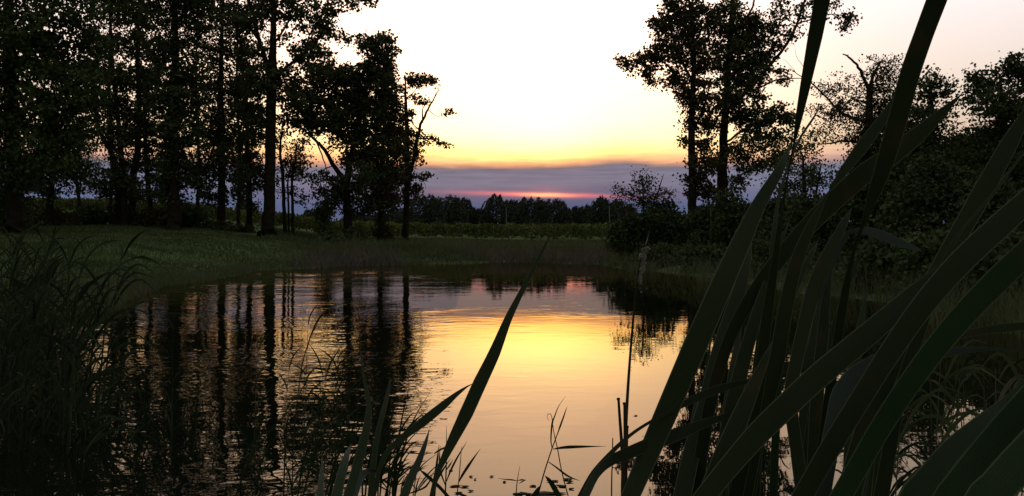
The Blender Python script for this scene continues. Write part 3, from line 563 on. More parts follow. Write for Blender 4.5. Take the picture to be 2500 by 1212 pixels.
def far_tree(name, lab, px, py, rx, ry, d, seed, leaf, nl, group, ybase=552, plume=1.0):
    rng = np.random.default_rng(seed); s_ = d / F; c = P(px, py, d); zg = gz1(c[0], d); root = thing(name, (c[0], d, zg), lab, 'tree', group)
    tb = MB(); w = rx * s_
    tb.tube([(c[0], d, zg - .3), (c[0] + .2, d, zg + (c[2] - zg) * .5), (c[0] + .3, d, c[2])], [.22, .16, .07], 6); tb.build('trunk', m_bark, root, True)
    ztop = P(px, py - ry, d)[2]; H = ztop - zg; n = int(nl)
    # crown: an uneven mound from the ground up, with plumes combed by the wind at the top
    u = rng.uniform(-1, 1, n); v = rng.uniform(0, 1, n) ** .8
    prof = np.sqrt(np.clip(1 - np.abs(u) ** 2.4, 0, 1)) * (1 + .06 * np.sin(u * 6 + seed) + .06 * np.sin(u * 17 + seed * 2) + rng.normal(size=n) * .03)
    C = np.stack([c[0] + u * w * 1.15 + v * .5, d + rng.normal(size=n) * w * .45, zg + .3 + v * prof * H * .97], 1)
    lb = MB(); leaves(lb, C, leaf, leaf * .5, rng, droop=0, dirn=(.9, 0, 1.2), spread=.55)
    m = int(26 * plume); x = rng.uniform(-.95, .95, m)
    for q in x:
        zt = zg + .3 + math.sqrt(max(0, 1 - abs(q) ** 2.4)) * H * .95; l = rng.uniform(.5, 1.4) * leaf; k_ = 26; tt = rng.uniform(-.8, 1, k_)
        CC = np.stack([c[0] + q * w * 1.15 + tt * l * .7, np.full(k_, d) + rng.normal(size=k_) * .4, zt + tt * l * 1.1], 1) + rng.normal(size=(k_, 3)) * .12
        leaves(lb, CC, leaf * .7, leaf * .3, rng, droop=0, dirn=(.9, 0, 1.3), spread=.4)
    lb.build('crown', m_leaff, root)
for k, (lab, px, py, rx, ry, d) in enumerate(ft): far_tree('far_tree', lab, px, py + 4, rx * 1.35, ry, d, 300 + k, .62, 5200, GF, plume=.55)
for k, (lab, px, py, rx, ry, d) in enumerate([('distant round tree on the skyline left of the largest trunk', 597, 502, 26, 13, 400), ('distant low trees on the skyline right of the young stems', 765, 521, 34, 6, 420)]):
    far_tree('distant_tree', lab, px, py, rx, ry, d, 330 + k, 1.2, 2500, None, plume=.6)

# ------------------------------------------------------------------ vineyard rows
rowlab = ['front vineyard row with posts facing the pond', 'second vineyard row from the pond', 'third vineyard row from the pond', 'fourth vineyard row from the pond', 'rearmost vineyard row below the far trees']
for k, dv in enumerate([98, 103, 108, 114, 121]):
    rng = np.random.default_rng(400 + k)
    pxs = np.linspace(-100, 1640, 900); X = (pxs - CX) / F * dv; Z = gz(X, np.full_like(X, dv))
    root = thing('vine_row', (X[450], dv, Z[450]), 'long leafy ' + rowlab[k], 'grape vines', 'vineyard rows beyond the pond')
    n = 11000 if k == 0 else 8000
    xi = rng.uniform(X[0], X[-1], n); hz = rng.beta(1.7, 1.5, n) * 1.55 + .35 + .12 * np.sin(xi * 2.1 + k)
    C = np.stack([xi, dv + rng.normal(size=n) * .28, np.interp(xi, X, Z) + hz], 1)
    lb = MB(); leaves(lb, C, .30, .24, rng, droop=-.2); lb.build('vine_foliage', m_vine, root)
    if k < 2:
        for q in range(46):
            x = X[0] + (q + .5) * (X[-1] - X[0]) / 46; z = float(np.interp(x, X, Z)); pb = MB()
            pb.tube([(x, dv - .3, z - .1), (x, dv - .3, z + 1.75)], [.05, .045], 6); pb.build('post', m_post, root)
def post(label, px, ytop, ybot, w, d):
    a = P(px, ybot, d); b_ = P(px, ytop, d); z = gz1(a[0], d); root = thing('tall_post', (a[0], d, z), label, 'post', 'tall pale posts beyond the pond')
    pb = MB(); pb.tube(smooth_path([(a[0], d, z - .2), (a[0] + .01, d, (z + b_[2]) / 2), (a[0] - .02, d, b_[2])], 3), np.full(7, w * d / F / 2), 8); pb.build('shaft', m_post, root)
    cb = MB(); cb.tube([(a[0] - .02, d, b_[2] - .02), (a[0] - .02, d, b_[2] + .06)], [w * d / F * .7, w * d / F * .62], 8); cb.build('cap', m_post, root)
post('tall pale post in front of the far trees below the red glow', 1236, 508, 545, 2.2, 130)
post('tall pale post left of the airy willow shrub', 1488, 505, 550, 2.4, 120)
post('pale post between the twin tree trunks', 1736, 512, 556, 3.0, 44)
post('thin dark pole on the skyline at the far left', 106, 462, 490, 2.0, 120)
post('short pole on the skyline left of the largest trunk', 631, 486, 520, 2.2, 150)

# ------------------------------------------------------------------ bank grass and weeds (nobody could count it)
def scatter(name, n, cond, hmin, hmax, w, m, seed, lean=.35, pmin=-100, pmax=2600, dmin=12, dmax=70):
    rng = np.random.default_rng(seed); px = rng.uniform(pmin, pmax, n * 6) ; px = px + rng.normal(size=n * 6) * 12; d = np.exp(rng.uniform(math.log(dmin), math.log(dmax), n * 6))
    x = (px - CX) / F * d; z = gz(x, d); k = cond(px, d, z); x, d, z = x[k][:n], d[k][:n], z[k][:n]; n = len(x)
    h = rng.uniform(hmin, hmax, n); lx = rng.normal(size=n) * lean * h; ly = rng.normal(size=n) * lean * h * .5
    b_ = np.stack([x, d, z - .03], 1); ww = w * rng.uniform(.6, 1.3, n) * np.clip(d / 40, .5, 1.6)
    a = rng.uniform(0, math.pi, n); ux = np.cos(a) * ww; uy = np.sin(a) * ww
    tip = b_ + np.stack([lx, ly, h], 1); md = b_ + np.stack([lx * .35, ly * .35, h * .55], 1)
    U = np.stack([ux, uy, np.zeros(n)], 1)
    V = np.stack([b_ - U, b_ + U, md + U * .8, md - U * .8, tip - U * .1, tip + U * .1], 1).reshape(-1, 3)
    i6 = np.arange(n)[:, None] * 6
    Q = np.concatenate([i6 + np.array([0, 1, 2, 3]), i6 + np.array([3, 2, 5, 4])])
    mb = MB(); mb.add(V, Q); o = mb.build(name, m); tag(o, kind='stuff'); return o
def clump(p, d, s_=.9, q=0): x = (p - CX) / F * d; return vnoise(x, d, s_, q) * .5 + vnoise(x, d, s_ * .37, q + 2) * .5
rw = np.random.default_rng(9)
o = scatter('bank_weeds', 24000, lambda p, d, z: (z > -.04) & (z < 1.25) & (p < 1600) & (rw.uniform(0, 1, len(p)) < np.clip((p - 640) / 240, 0, 1) * np.clip(.45 + clump(p, d), .12, 1)), .15, .62, .022, m_weed, 501, dmin=38, dmax=80, lean=.5); tag(o, 'tangled green brown weeds covering the far bank of the pond', 'weeds')
o = scatter('tall_weeds', 2600, lambda p, d, z: (z > .0) & (z < .9) & (p > 760) & (p < 1560) & (clump(p, d, 1.7, 4) > .22), .6, 1.15, .03, m_weed, 508, dmin=40, dmax=70, lean=.25); tag(o, 'scattered clumps of taller weeds on the far bank', 'weeds')
o = scatter('purple_weeds', 7500, lambda p, d, z: (z > -.05) & (z < .42) & (rw.uniform(0, 1, len(p)) < np.clip((p - 700) / 80, 0, 1)) & (clump(p, d, .5, 7) > -.15) & ((p < 980) | ((p > 1120) & (p < 1490))), .25, .85, .022, m_weedp, 502, dmin=38, dmax=66, lean=.4); tag(o, 'purplish dry weeds at the waterline of the far bank', 'weeds')
o = scatter('lawn_grass', 60000, lambda p, d, z: (z > -.02) & (z < 2.6) & (p < 760), .05, .16, .02, m_ground, 503, dmin=15, dmax=64, pmin=-50, pmax=900); tag(o, 'short mown grass of the lawn on the left bank', 'grass')
o = scatter('shore_grass', 9000, lambda p, d, z: (z > -.05) & (z < .22) & (p < 760), .12, .4, .016, m_weed, 504, dmin=12, dmax=50, pmin=60, pmax=900); tag(o, 'rough uncut grass along the water edge of the lawn', 'grass')
o = scatter('field_grass', 30000, lambda p, d, z: (z > .3) & (p > 640), .12, .35, .03, m_fieldg, 505, dmin=58, dmax=98, pmin=640, pmax=1650); tag(o, 'rough field grass between the far bank and the vineyard', 'grass')
o = scatter('waterside_sedge', 9000, lambda p, d, z: (z > -.12) & (z < .7), .3, 1.0, .014, m_weed, 506, dmin=11, dmax=48, pmin=1480, pmax=2600); tag(o, 'dark sedge fringing the right bank under the shrubs', 'sedge')

# ------------------------------------------------------------------ ribbons: cattail blades, reeds, grasses
def ribbon(mb, P3, W, face=None, twist=0.0, lens=.10, sub=5, root_at=None):
    """P3 world points, W full widths; lens-shaped cross section facing the viewer"""
    pts = smooth_path(P3, sub); w = np.interp(np.linspace(0, 1, len(pts)), np.linspace(0, 1, len(W)), W)
    if root_at is not None:                             # carry the blade on down to its root in the ground
        e = pts[-1]; te = pts[-1] - pts[-3]; te = te / np.linalg.norm(te); D = np.linalg.norm(root_at - e)
        f = np.linspace(0, 1, 11)[1:, None]; h00 = 2 * f**3 - 3 * f**2 + 1; h10 = f**3 - 2 * f**2 + f; h01 = -2 * f**3 + 3 * f**2; h11 = f**3 - f**2
        ext = h00 * e + h10 * te * D + h01 * root_at + h11 * np.array([0, 0, -D])
        pts = np.vstack([pts, ext]); w = np.concatenate([w, np.linspace(w[-1], .014, 10)])
    w = np.maximum(w, .0004)
    t = np.gradient(pts, axis=0); t /= np.linalg.norm(t, axis=1)[:, None] + 1e-9
    n0 = np.array([0, -1, .05]) if face is None else np.asarray(face, float)
    u = np.cross(t, n0); nu = np.linalg.norm(u, axis=1)[:, None]; u = np.where(nu > .05, u / np.maximum(nu, 1e-6), np.array([1., 0, 0]))
    v = np.cross(u, t)
    a = twist * np.linspace(-1, 1, len(pts))[:, None]; u2 = u * np.cos(a) + v * np.sin(a); v2 = -u * np.sin(a) + v * np.cos(a)
    k = len(pts)
    for ac, th in ((np.array([-1, -.5, 0, .5, 1]), np.array([0, .5, .35, .5, 0])), (np.array([1, .5, 0, -.5, -1]), np.array([0, -.2, -.5, -.2, 0]))):
        th = th * lens * .5; n = 5
        ring = pts[:, None, :] + u2[:, None, :] * (ac[None, :, None] * w[:, None, None] * .5) + v2[:, None, :] * (th[None, :, None] * w[:, None, None] * .5)
        i = np.arange(k - 1)[:, None] * n; j = np.arange(n - 1)[None, :]
        mb.add(ring.reshape(-1, 3), np.stack([i + j, i + j + 1, i + n + j + 1, i + n + j], -1).reshape(-1, 4), np.tile(ac, k))
def cattail(label, base, blades, name='cattail_plant', cat='cattail', group='cattails close to the viewer'):
    """blades: (depth_top, depth_bottom, [(px,py,w)...] tip first, material)"""
    bx, by = base; zb = gz1(bx, by); root = thing(name, (bx, by, zb), label, cat, group)
    for bi, (d0, d1, pts, m) in enumerate(blades):
        n = len(pts); dd = np.linspace(d0, d1, n); PP = [P(p[0], p[1], q) for p, q in zip(pts, dd)]; WW = [p[2] * q / F * .93 for p, q in zip(pts, dd)]
        e = PP[-1]; g_ = np.array([bx + .02 * math.cos(bi * 2.1), by + .02 * math.sin(bi * 2.1), zb - .02])
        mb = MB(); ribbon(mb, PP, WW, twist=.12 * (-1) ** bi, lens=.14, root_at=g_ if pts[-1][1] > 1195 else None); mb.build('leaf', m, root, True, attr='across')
    return root
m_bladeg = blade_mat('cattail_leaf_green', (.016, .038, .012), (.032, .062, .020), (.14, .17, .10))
B = m_blade; U = m_bladep; G = m_bladeg
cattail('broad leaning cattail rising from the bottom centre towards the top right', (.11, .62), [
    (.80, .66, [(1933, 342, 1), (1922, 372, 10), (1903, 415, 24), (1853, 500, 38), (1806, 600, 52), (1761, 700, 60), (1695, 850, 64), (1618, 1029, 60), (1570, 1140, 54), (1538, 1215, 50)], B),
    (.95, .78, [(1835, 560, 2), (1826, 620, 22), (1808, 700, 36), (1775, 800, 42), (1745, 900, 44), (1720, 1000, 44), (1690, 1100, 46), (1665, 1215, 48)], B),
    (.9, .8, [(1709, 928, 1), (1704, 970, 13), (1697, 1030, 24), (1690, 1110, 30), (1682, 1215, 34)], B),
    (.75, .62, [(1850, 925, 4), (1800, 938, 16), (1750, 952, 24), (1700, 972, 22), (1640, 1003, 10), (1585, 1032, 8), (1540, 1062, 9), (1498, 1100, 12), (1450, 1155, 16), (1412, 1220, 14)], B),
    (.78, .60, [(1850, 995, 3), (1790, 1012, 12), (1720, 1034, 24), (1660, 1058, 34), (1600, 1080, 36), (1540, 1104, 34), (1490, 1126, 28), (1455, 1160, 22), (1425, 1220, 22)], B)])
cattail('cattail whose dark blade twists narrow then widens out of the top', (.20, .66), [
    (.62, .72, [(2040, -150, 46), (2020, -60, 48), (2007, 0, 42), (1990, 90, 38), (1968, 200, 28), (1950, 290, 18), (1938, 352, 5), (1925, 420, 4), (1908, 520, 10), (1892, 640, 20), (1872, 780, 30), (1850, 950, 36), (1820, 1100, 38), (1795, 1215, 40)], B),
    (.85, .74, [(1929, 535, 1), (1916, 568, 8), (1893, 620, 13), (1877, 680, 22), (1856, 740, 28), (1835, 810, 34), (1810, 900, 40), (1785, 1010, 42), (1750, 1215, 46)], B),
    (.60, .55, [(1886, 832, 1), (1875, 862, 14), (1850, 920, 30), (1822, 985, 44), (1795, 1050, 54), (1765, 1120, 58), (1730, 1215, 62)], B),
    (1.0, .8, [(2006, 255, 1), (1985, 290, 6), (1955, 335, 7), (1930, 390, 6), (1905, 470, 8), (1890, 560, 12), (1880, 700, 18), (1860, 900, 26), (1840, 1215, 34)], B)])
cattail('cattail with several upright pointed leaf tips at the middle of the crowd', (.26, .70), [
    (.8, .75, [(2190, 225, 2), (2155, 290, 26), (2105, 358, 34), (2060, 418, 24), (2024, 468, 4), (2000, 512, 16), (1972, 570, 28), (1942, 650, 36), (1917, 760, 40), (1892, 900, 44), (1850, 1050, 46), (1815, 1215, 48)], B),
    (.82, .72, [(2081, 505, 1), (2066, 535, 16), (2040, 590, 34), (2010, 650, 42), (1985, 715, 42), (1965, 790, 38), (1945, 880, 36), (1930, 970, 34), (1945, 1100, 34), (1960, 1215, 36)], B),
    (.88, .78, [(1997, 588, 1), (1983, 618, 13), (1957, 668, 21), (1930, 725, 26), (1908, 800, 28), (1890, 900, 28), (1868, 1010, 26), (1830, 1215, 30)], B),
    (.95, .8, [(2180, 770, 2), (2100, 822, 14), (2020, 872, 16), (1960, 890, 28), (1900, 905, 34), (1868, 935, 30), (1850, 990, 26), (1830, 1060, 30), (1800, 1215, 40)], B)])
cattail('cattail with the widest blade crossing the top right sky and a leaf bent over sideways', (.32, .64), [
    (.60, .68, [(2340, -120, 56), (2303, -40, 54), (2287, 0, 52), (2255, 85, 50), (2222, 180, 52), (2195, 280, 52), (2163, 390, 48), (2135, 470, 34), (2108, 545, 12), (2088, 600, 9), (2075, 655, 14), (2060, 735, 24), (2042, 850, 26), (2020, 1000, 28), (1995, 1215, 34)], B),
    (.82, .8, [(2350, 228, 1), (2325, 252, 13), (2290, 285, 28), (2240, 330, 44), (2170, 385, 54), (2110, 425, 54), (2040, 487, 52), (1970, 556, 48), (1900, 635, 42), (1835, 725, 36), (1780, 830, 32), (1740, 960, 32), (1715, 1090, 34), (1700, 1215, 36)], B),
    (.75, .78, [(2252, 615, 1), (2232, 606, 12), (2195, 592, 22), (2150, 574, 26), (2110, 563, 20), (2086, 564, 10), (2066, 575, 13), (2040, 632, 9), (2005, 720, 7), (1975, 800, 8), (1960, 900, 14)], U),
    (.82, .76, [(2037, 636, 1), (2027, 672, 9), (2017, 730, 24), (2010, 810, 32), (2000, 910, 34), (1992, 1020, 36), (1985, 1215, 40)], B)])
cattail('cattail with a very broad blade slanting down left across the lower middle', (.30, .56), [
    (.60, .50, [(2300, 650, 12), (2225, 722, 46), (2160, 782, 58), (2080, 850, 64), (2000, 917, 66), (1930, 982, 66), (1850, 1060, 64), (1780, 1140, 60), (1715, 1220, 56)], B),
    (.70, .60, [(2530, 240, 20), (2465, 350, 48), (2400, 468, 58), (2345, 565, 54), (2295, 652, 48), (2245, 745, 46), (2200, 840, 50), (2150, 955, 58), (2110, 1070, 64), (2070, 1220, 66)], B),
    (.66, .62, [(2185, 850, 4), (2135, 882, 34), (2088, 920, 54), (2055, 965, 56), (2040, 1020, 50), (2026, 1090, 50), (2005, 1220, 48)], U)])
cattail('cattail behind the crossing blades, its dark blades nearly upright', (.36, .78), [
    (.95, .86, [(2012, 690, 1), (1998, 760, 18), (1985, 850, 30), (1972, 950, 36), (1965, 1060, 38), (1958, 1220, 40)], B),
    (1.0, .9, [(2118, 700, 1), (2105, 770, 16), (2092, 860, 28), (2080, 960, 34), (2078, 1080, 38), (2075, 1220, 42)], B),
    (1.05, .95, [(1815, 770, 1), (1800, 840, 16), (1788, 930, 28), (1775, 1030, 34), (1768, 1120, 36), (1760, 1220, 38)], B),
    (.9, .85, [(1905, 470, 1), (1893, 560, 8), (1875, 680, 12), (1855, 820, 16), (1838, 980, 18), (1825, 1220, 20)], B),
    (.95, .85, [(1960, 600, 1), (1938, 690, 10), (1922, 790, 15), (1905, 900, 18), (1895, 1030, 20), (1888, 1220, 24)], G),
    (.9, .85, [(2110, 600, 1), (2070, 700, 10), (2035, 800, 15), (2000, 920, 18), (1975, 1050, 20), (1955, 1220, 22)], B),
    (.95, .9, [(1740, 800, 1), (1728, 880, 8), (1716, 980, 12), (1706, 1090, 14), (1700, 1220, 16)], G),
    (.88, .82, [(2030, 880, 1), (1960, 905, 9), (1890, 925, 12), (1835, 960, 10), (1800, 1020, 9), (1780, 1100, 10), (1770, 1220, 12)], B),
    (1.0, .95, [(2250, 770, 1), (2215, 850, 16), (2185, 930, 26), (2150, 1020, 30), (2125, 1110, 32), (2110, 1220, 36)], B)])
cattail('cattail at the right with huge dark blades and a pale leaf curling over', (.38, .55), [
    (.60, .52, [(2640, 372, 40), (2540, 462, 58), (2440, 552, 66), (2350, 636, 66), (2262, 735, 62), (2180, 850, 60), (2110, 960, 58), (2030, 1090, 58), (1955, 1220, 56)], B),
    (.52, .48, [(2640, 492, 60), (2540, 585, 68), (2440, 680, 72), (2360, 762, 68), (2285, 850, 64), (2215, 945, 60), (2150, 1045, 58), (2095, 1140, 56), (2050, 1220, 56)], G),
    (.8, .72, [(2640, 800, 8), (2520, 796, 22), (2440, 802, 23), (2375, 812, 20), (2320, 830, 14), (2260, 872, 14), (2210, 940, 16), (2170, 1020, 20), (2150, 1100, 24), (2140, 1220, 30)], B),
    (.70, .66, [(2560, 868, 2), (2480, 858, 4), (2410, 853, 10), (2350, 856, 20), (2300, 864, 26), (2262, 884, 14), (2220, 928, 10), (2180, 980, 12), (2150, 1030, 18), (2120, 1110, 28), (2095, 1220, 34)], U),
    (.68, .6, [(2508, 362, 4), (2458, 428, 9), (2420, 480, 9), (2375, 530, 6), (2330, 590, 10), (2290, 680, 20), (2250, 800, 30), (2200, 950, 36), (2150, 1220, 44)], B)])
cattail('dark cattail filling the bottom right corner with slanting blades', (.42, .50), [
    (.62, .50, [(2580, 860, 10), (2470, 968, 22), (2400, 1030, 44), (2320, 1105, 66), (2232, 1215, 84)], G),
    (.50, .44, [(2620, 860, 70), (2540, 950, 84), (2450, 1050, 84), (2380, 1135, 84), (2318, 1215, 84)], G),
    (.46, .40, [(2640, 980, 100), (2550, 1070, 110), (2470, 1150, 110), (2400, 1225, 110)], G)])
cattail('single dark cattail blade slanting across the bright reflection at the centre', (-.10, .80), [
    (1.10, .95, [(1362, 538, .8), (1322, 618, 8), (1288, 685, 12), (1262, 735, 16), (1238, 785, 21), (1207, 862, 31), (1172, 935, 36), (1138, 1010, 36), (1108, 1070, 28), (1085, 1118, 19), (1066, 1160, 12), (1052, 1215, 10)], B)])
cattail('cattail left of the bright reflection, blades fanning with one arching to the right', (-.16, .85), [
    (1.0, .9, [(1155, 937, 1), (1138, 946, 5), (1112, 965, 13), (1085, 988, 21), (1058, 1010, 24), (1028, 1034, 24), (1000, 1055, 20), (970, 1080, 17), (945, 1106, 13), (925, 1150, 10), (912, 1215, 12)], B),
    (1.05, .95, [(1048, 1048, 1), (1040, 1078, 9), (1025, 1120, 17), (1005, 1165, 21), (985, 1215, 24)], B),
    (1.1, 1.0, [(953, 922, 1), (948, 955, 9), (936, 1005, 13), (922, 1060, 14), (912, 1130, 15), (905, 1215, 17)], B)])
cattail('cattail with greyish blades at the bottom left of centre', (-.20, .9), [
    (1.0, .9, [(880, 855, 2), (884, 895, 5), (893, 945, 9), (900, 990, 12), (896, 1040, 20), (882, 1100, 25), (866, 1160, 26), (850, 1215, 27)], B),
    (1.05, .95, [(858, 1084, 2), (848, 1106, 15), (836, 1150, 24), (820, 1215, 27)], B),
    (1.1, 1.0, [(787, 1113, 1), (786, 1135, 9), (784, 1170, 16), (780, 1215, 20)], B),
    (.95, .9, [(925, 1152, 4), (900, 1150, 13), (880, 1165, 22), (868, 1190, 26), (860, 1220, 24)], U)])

# ---- reeds and grasses with stems
def reed(label, group, px0, d, pytop, pxtop, seed, nl=7, ll=.45, lw=.018, sw=.006, m=None, bend=1.0, name='reed', cat='reed', pybase=None, dz=1.0):
    rng = np.random.default_rng(seed)
    x0 = (px0 - CX) / F * d; z0 = min(gz1(x0, d), 0.0) if pybase is None else EYE + (HY - pybase) / F * d
    zg = gz1(x0, d)
    if zg > 0: z0 = zg
    base = np.array([x0, d, z0 - .03]); top = P(pxtop, pytop, d + rng.normal() * .1)
    root = thing(name, tuple(base), label, cat, group)
    mid = base * .5 + top * .5 + np.array([-(top[0] - base[0]) * .12, 0, 0]); pth = smooth_path([base, mid, top], 8)
    sb = MB(); sb.tube(pth, np.linspace(sw, sw * .35, len(pth)), 5); sb.build('stem', m or m_reed, root, True)
    for q in range(nl):
        f = .28 + .72 * (q + .5) / nl; a = pth[int(f * (len(pth) - 1))]; side = (1 if rng.uniform() < .5 + .3 * bend else -1)
        le = ll * rng.uniform(.7, 1.25) * (1.1 - .4 * f); up = rng.uniform(.45, 1.0); dr = rng.uniform(.2, .9) * dz
        h_ = np.array([side * (.35 + .4 * dz), rng.normal() * .35, 0])
        p1 = a + (h_ * .25 + np.array([0, 0, up * .45])) * le; p2 = a + (h_ * .6 + np.array([0, 0, up * .75 - dr * .1])) * le; p3 = a + (h_ * 1.05 + np.array([0, 0, up * (.8 + .4 * (1 - dz)) - dr * .55])) * le
        mb = MB(); ribbon(mb, [a, p1, p2, p3], [lw * .5, lw, lw * .7, .0008], twist=rng.normal() * .5, sub=3, lens=.1); mb.build('leaf', m or m_reed, root, True, attr='across')
    return root
rg = np.random.default_rng(77)
for k in range(64):
    px0 = rg.uniform(-30, 175) if k % 3 else rg.uniform(-30, 110); d = rg.uniform(5.8, 10.5); t_ = rg.uniform(560, 740) + max(0, px0 - 130) * .6
    reed('tall dark green reed in the thick stand at the left edge', 'reed stand at the left edge', px0, d, t_, px0 + rg.uniform(5, 75), 700 + k, nl=8, ll=.50, lw=.017, bend=.7, dz=.45)
for k, (a, b_, c, d) in enumerate([(222, 640, 270, 6.8), (232, 600, 300, 7.2), (205, 690, 240, 6.4), (190, 760, 170, 6.0), (150, 700, 190, 5.6)]):
    reed(['thicker reed stem at the right margin of the left stand', 'tallest arching reed of the left stand, tips over the lawn', 'reed just left of the thicker stem', 'short forked reed against the pale water', 'low reed at the front of the left stand'][k], None, a, d, b_, c, 780 + k, nl=8, ll=.7, lw=.022, sw=.011, bend=1)
for k in range(34):
    px0 = rg.uniform(150, 850); d = rg.uniform(4.9, 7.0); h = rg.uniform(90, 300)
    yb = HY + EYE * F / d
    reed('faint thin green reed standing in the dark water at lower left', 'thin reeds in the lower left water', px0, d, yb - h, px0 + rg.uniform(0, 40), 820 + k, nl=6, ll=.26, lw=.011, sw=.0035, bend=.3, dz=.25)
for k in range(30):
    px0 = rg.uniform(2080, 2480); d = rg.uniform(2.2, 5.0); yb = HY + EYE * F / d; tp = rg.uniform(850, 1010)
    reed('brownish thin reed in the tangle behind the bottom right blades', 'reeds behind the bottom right blades', px0, d, tp, px0 + rg.uniform(-20, 90), 870 + k, nl=6, ll=.36, lw=.013, sw=.004, m=[m_reed, m_reeddry, m_weed][k % 3], bend=.8)
for k in range(14):
    px0 = rg.uniform(700, 860) if k < 6 else rg.uniform(1640, 1900); d = rg.uniform(4.5, 6.5); tp = rg.uniform(860, 1050)
    reed('thin dark reed standing in the ripples' + (' left of the bright reflection' if k < 6 else ' behind the long leaning blade'), 'reeds in the ripples left of centre' if k < 6 else 'reeds in the ripples behind the leaning blade', px0, d, tp, px0 + rg.uniform(0, 40), 910 + k, nl=6, ll=.26, lw=.011, sw=.0035, bend=.3, dz=.25)
# grass sprigs over the bright water (d about 1.3 m, from the near bank)
def sprig(label, d, base, parts, group=None, m=None, name='grass_sprig', cat='grass'):
    bx, by = base; zb = gz1(bx, by); root = thing(name, (bx, by, zb), label, cat, group)
    for nm, pts in parts:
        PP = [P(p[0], p[1], d) for p in pts]; WW = [p[2] * d / F for p in pts]
        mb = MB()
        if nm == 'stem':
            pth = smooth_path(PP, 4); rw = np.interp(np.linspace(0, 1, len(pth)), np.linspace(0, 1, len(WW)), WW) * .5
            if pts[0][1] > 1190: pth = np.vstack([[np.array([bx, by, zb - .02])], [np.array([bx, by, zb]) * .4 + pth[0] * .6], pth]); rw = np.concatenate([[rw[0] * 1.2, rw[0]], rw])
            mb.tube(pth, rw, 5); mb.build('stem', m or m_reed, root, True)
        else:
            ribbon(mb, PP, WW, twist=.15, lens=.1, sub=4); mb.build('leaf', m or m_reed, root, True, attr='across')
sprig('tall crossed grass stems with a curled tip over the bright water', 1.5, (.06, 1.3), [
    ('stem', [(1312, 1215, 3.6), (1330, 1150, 3.4), (1347, 1098, 3), (1359, 1065, 2.6), (1366, 1045, 2)]),
    ('leaf', [(1360, 1063, 2), (1368, 1040, 4.5), (1376, 1018, 3.5), (1381, 1003, 2), (1385, 992, .5)]),
    ('stem', [(1388, 1215, 3.2), (1371, 1149, 3), (1362, 1100, 2.6), (1354, 1065, 2.4), (1350, 1041, 2), (1347, 1018, 1.8), (1343, 1011, 1.6), (1337, 1013, 1.4), (1336, 1020, 1.2), (1340, 1027, 1)]),
    ('leaf', [(1348, 1096, 2), (1345, 1074, 3.2), (1348, 1035, 4.5), (1354, 1017, 3), (1364, 992, 1.6), (1381, 968, .4)]),
    ('leaf', [(1350, 1097, 2), (1368, 1094, 6), (1390, 1092, 8), (1420, 1091, 6), (1448, 1090.5, 3), (1480, 1090, .4)]),
    ('leaf', [(1339, 1128, 2), (1360, 1143, 4), (1382, 1160, 5), (1400, 1169, 3), (1416, 1174, .4)]),
    ('leaf', [(1330, 1162, 1), (1340, 1172, 9), (1352, 1190, 13), (1366, 1215, 13)]), ('leaf', [(1321, 1185, 2), (1313, 1196, 9), (1300, 1215, 12)])])
sprig('tiny grass shoot with flat side leaves standing in the bright water', 4.6, (.045, 4.6), [
    ('stem', [(1259, 1230, 3), (1261, 1195, 2.6), (1263, 1175, 2.4), (1269, 1138, .8)]),
    ('leaf', [(1264, 1175, 1), (1250, 1172, 3.5), (1235, 1171, 2.5), (1215, 1168, .4)]), ('leaf', [(1263, 1174, 1), (1274, 1172, 4), (1285, 1173, .5)]), ('leaf', [(1284, 1172, 1), (1274, 1177, 3), (1266, 1182, .4)])])
sprig('tall thin grass in front of the central blade, spike-like leaves', 1.25, (-.09, 1.15), [
    ('stem', [(1087, 1215, 4), (1089, 1160, 3.6), (1090, 1113, 3), (1090, 1075, 2), (1090, 1040, .8)]),
    ('leaf', [(1090, 1176, 2), (1100, 1150, 5), (1114, 1122, 4.5), (1128, 1098, 2.5), (1140, 1078, .4)]), ('leaf', [(1088, 1150, 2), (1098, 1136, 4), (1106, 1122, .5)]),
    ('leaf', [(1089, 1190, 2), (1075, 1150, 5), (1073, 1120, 3.5), (1075, 1088, .5)]), ('leaf', [(1060, 1108, 3), (1074, 1099, 5), (1090, 1092, 4), (1116, 1084, .5)])])
sprig('short grass with two splayed leaves right of the central blade', 1.25, (-.07, 1.15), [
    ('stem', [(1116, 1215, 3), (1118, 1190, 3), (1120, 1176, 2.5), (1124, 1130, 2.4), (1127, 1090, .8)]),
    ('leaf', [(1120, 1178, 2), (1128, 1162, 6), (1142, 1140, 7), (1157, 1118, 4), (1173, 1096, .4)]), ('leaf', [(1118, 1205, 5), (1135, 1212, 7), (1160, 1225, 6)])])
sprig('grass blades crossing low in front of the central blade', 1.2, (-.12, 1.1), [
    ('leaf', [(1023, 1146, 1), (1038, 1158, 8), (1058, 1176, 9), (1078, 1195, 8), (1100, 1220, 8)]), ('stem', [(1008, 1215, 3), (1016, 1160, 2.6), (1022, 1130, 1.4)]),
    ('leaf', [(1060, 1215, 6), (1064, 1180, 6), (1080, 1150, 5), (1100, 1120, .5)]), ('leaf', [(1050, 1215, 5), (1062, 1160, 6), (1068, 1120, 5), (1072, 1085, .5)]), ('leaf', [(1000, 1205, 3), (1040, 1188, 5), (1060, 1150, .5)])])
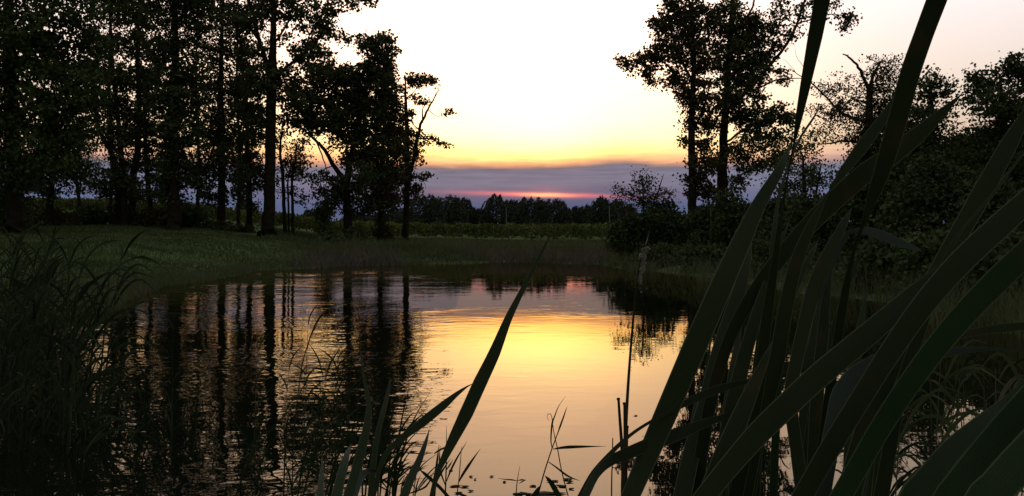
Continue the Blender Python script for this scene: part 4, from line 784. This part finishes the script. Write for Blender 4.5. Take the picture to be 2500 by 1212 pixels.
def fan(n, px, py, dpx, seed, label, group, d0=1.1, hmin=120, hmax=290, w=5, lean=.45, m=None):
    rr = np.random.default_rng(seed)
    for q in range(n):
        x = px + rr.uniform(-dpx, dpx); h = rr.uniform(hmin, hmax); l = rr.normal(lean, .4) * h * .7; d = d0 * rr.uniform(.95, 1.25)
        pts = [(x, py, w * .8), (x + l * .2, py - h * .4, w), (x + l * .55, py - h * .75, w * .7), (x + l, py - h, .4)]
        parts = [('stem', [(x, py, 3), (x + l * .15, py - h * .35, 2.6), (x + l * .3, py - h * .6, 1.5)]), ('leaf', pts)]
        for e in range(3):
            f = rr.uniform(.2, .6); sx_ = rr.choice([-1, 1], p=[.3, .7]); ex = rr.uniform(25, 80) * sx_; ey = rr.uniform(20, 70)
            ax, ay = x + l * .25 * f, py - h * f
            parts.append(('leaf', [(ax, ay, 2), (ax + ex * .4, ay - ey * .55, w), (ax + ex * .75, ay - ey * .9, w * .5), (ax + ex, ay - ey, .3)]))
        b_ = P(x, py, d); sprig(label, d, (b_[0], d * .97), parts, group)
fan(14, 925, 1222, 40, 31, 'fine grass in the tuft left of the central blade', 'fine grass tuft left of the central blade', lean=.35, hmax=280)
fan(8, 985, 1222, 40, 32, 'short fine grass between the tuft and the central blade', 'short fine grass by the central blade', hmin=50, hmax=120, lean=.5, w=4)
fan(8, 860, 1222, 70, 33, 'thin grass among the greyish cattail blades', 'thin grass among the greyish blades', hmin=90, hmax=260, lean=.15, w=5)
fan(9, 700, 1222, 130, 34, 'sparse thin grass along the bottom left of centre', 'sparse thin grass at the bottom', hmin=60, hmax=330, lean=.2, w=4)
sprig('lone arching grass stem with a narrow leaf tip over the dark reflections', 3.2, (-.75, 3.2), [
    ('stem', [(728, 960, 2.5), (738, 890, 2.6), (752, 840, 2.6), (764, 805, 2.5)]), ('leaf', [(762, 810, 2.5), (772, 790, 5), (784, 772, 4), (801, 757, .4)]), ('stem', [(712, 1230, 3), (718, 1060, 2.6), (728, 958, 2.5)])])

# ---- the old cattail stalk with its tattered seed head, and broken stubs
def stalk(label, d, pts, name='dead_stalk', cat='stalk', cut=False, group=None):
    PP = [P(p[0], p[1], d) for p in pts]; WW = [p[2] * d / F * .5 for p in pts]; z0 = gz1(PP[0][0], d)
    root = thing(name, (PP[0][0], d, z0), label, cat, group)
    PP = [np.array([PP[0][0], d, z0 - .03])] + PP; WW = [WW[0]] + WW; pth = smooth_path(PP, 4)
    mb = MB(); mb.tube(pth, np.interp(np.linspace(0, 1, len(pth)), np.linspace(0, 1, len(WW)), WW), 8); mb.build('stem', m_stalk, root, True)
    if cut:
        mb = MB(); e = pth[-1]; mb.tube([e - np.array([0, 0, .006]), e + np.array([-.001, 0, .006])], [WW[-1] * 1.35, WW[-1] * 1.5], 7); mb.build('cut_end', m_stalk, root)
    return root
r = stalk('tall old cattail stalk with a tattered pale seed head standing in the bright water', 4.7, [(1521, 1190, 11), (1525, 1100, 9.5), (1530, 1000, 8), (1537, 890, 6.5), (1545, 790, 5.5), (1553, 710, 5), (1563, 640, 4), (1574, 600, 3)], name='old_cattail_stalk', cat='cattail')
rng = np.random.default_rng(55); mb = MB()
for (hx, hy, rx, ry, n) in [(1574, 612, 8, 8, 130), (1580, 608, 7, 4, 60), (1569, 628, 9, 11, 200), (1571, 642, 7, 6, 80), (1567, 655, 8, 14, 120), (1562, 680, 5, 18, 90)]:
    c = P(hx, hy, 4.7); q = rng.normal(size=(n, 3)); q /= np.linalg.norm(q, axis=1)[:, None]; q *= rng.uniform(.3, 1, n)[:, None] ** .5
    C = c + q * np.array([rx, (rx + ry) * .4, ry]) * 4.7 / F; leaves(mb, C, .016, .006, rng, droop=.5)
mb.build('seed_head', m_fluff, r)
mb = MB(); ribbon(mb, [P(1574, 600, 4.7), P(1579, 590, 4.7), P(1582, 578, 4.7), P(1586, 566, 4.7)], [.003, .006, .003, .001], sub=4); mb.build('seed_head_tip', m_fluff, r, attr='across')
mb = MB(); ribbon(mb, [P(1592, 545, 4.7), P(1596, 525, 4.7), P(1604, 480, 4.7), P(1612, 450, 4.7), P(1621, 424, 4.7)], [.003, .005, .006, .005, .001], sub=4)
ribbon(mb, [P(1574, 600, 4.7), P(1582, 570, 4.7), P(1592, 545, 4.7)], [.004, .004, .003], sub=4); ribbon(mb, [P(1621, 425, 4.7), P(1613, 450, 4.71), P(1611, 462, 4.72)], [.001, .003, .001], sub=3)
mb.build('dry_leaf', m_stalk, r, attr='across')
stalk('broken dead stalk with a flat cut top just left of the tall old stalk', 4.8, [(1521, 1180, 8), (1518, 1090, 8), (1513, 1020, 7), (1510, 975, 6)], cut=True)
stalk('short broken stub leaning against the tall old stalk', 4.75, [(1523, 1190, 8), (1525, 1080, 6), (1524, 986, 5)], cut=True)
stalk('shortest stub right of the tall old stalk', 4.75, [(1529, 1190, 6), (1531, 1090, 5), (1532, 1043, 5)], cut=True)
stalk('thin bare stick standing in the water left of the broken stalks', 4.7, [(1493, 1210, 3.5), (1495, 1130, 3), (1496, 1070, 2.6)])
# ---- drifting bits on the water
rng = np.random.default_rng(66)
spots = [(1110, 1188, 26), (1135, 1190, 22), (1120, 1205, 18), (1148, 1200, 12), (1200, 1165, 10), (1275, 1206, 26), (1290, 1208, 20), (1262, 1208, 20), (1350, 1176, 30), (1385, 1172, 22), (1392, 1178, 16), (1372, 1188, 26), (1395, 1195, 14), (1340, 1206, 60), (1300, 1188, 14), (1232, 1178, 8), (1100, 1150, 8), (1150, 1165, 7), (1160, 1172, 6), (1552, 1016, 7)]
for k, (px, py, w) in enumerate(spots):
    d = EYE * F / (py - HY); c = P(px, py, d); c[2] = .004; wm = w * d / F; n = 10; mb = MB()
    a = np.arange(n) / n * 2 * math.pi; rr = 1 + .3 * rng.normal(size=n); x = c[0] + np.cos(a) * wm * .5 * rr; y = c[1] + np.sin(a) * (.007 + wm * .12) * rr
    z = .004 + .004 * rng.uniform(size=n); V = np.concatenate([np.stack([x, y, z], 1), np.stack([x, y, z - .003], 1), [[c[0], c[1], .009]], [[c[0], c[1], .0]]])
    Q = [[2 * q, (2 * q + 1) % n, (2 * q + 2) % n, 2 * n] for q in range(n // 2)] + [[q, q + n, (q + 1) % n + n, (q + 1) % n] for q in range(n)] + [[n + (2 * q + 2) % n, n + (2 * q + 1) % n, n + 2 * q, 2 * n + 1] for q in range(n // 2)]
    mb.add(V, Q); o = mb.build('floating_leaf', m_float); tag(o, 'small dark leaf scrap floating flat on the bright water near the bottom', 'floating leaf', 'leaf scraps floating on the water')
for o in bpy.data.objects:
    if '_o' in o: del o['_o']
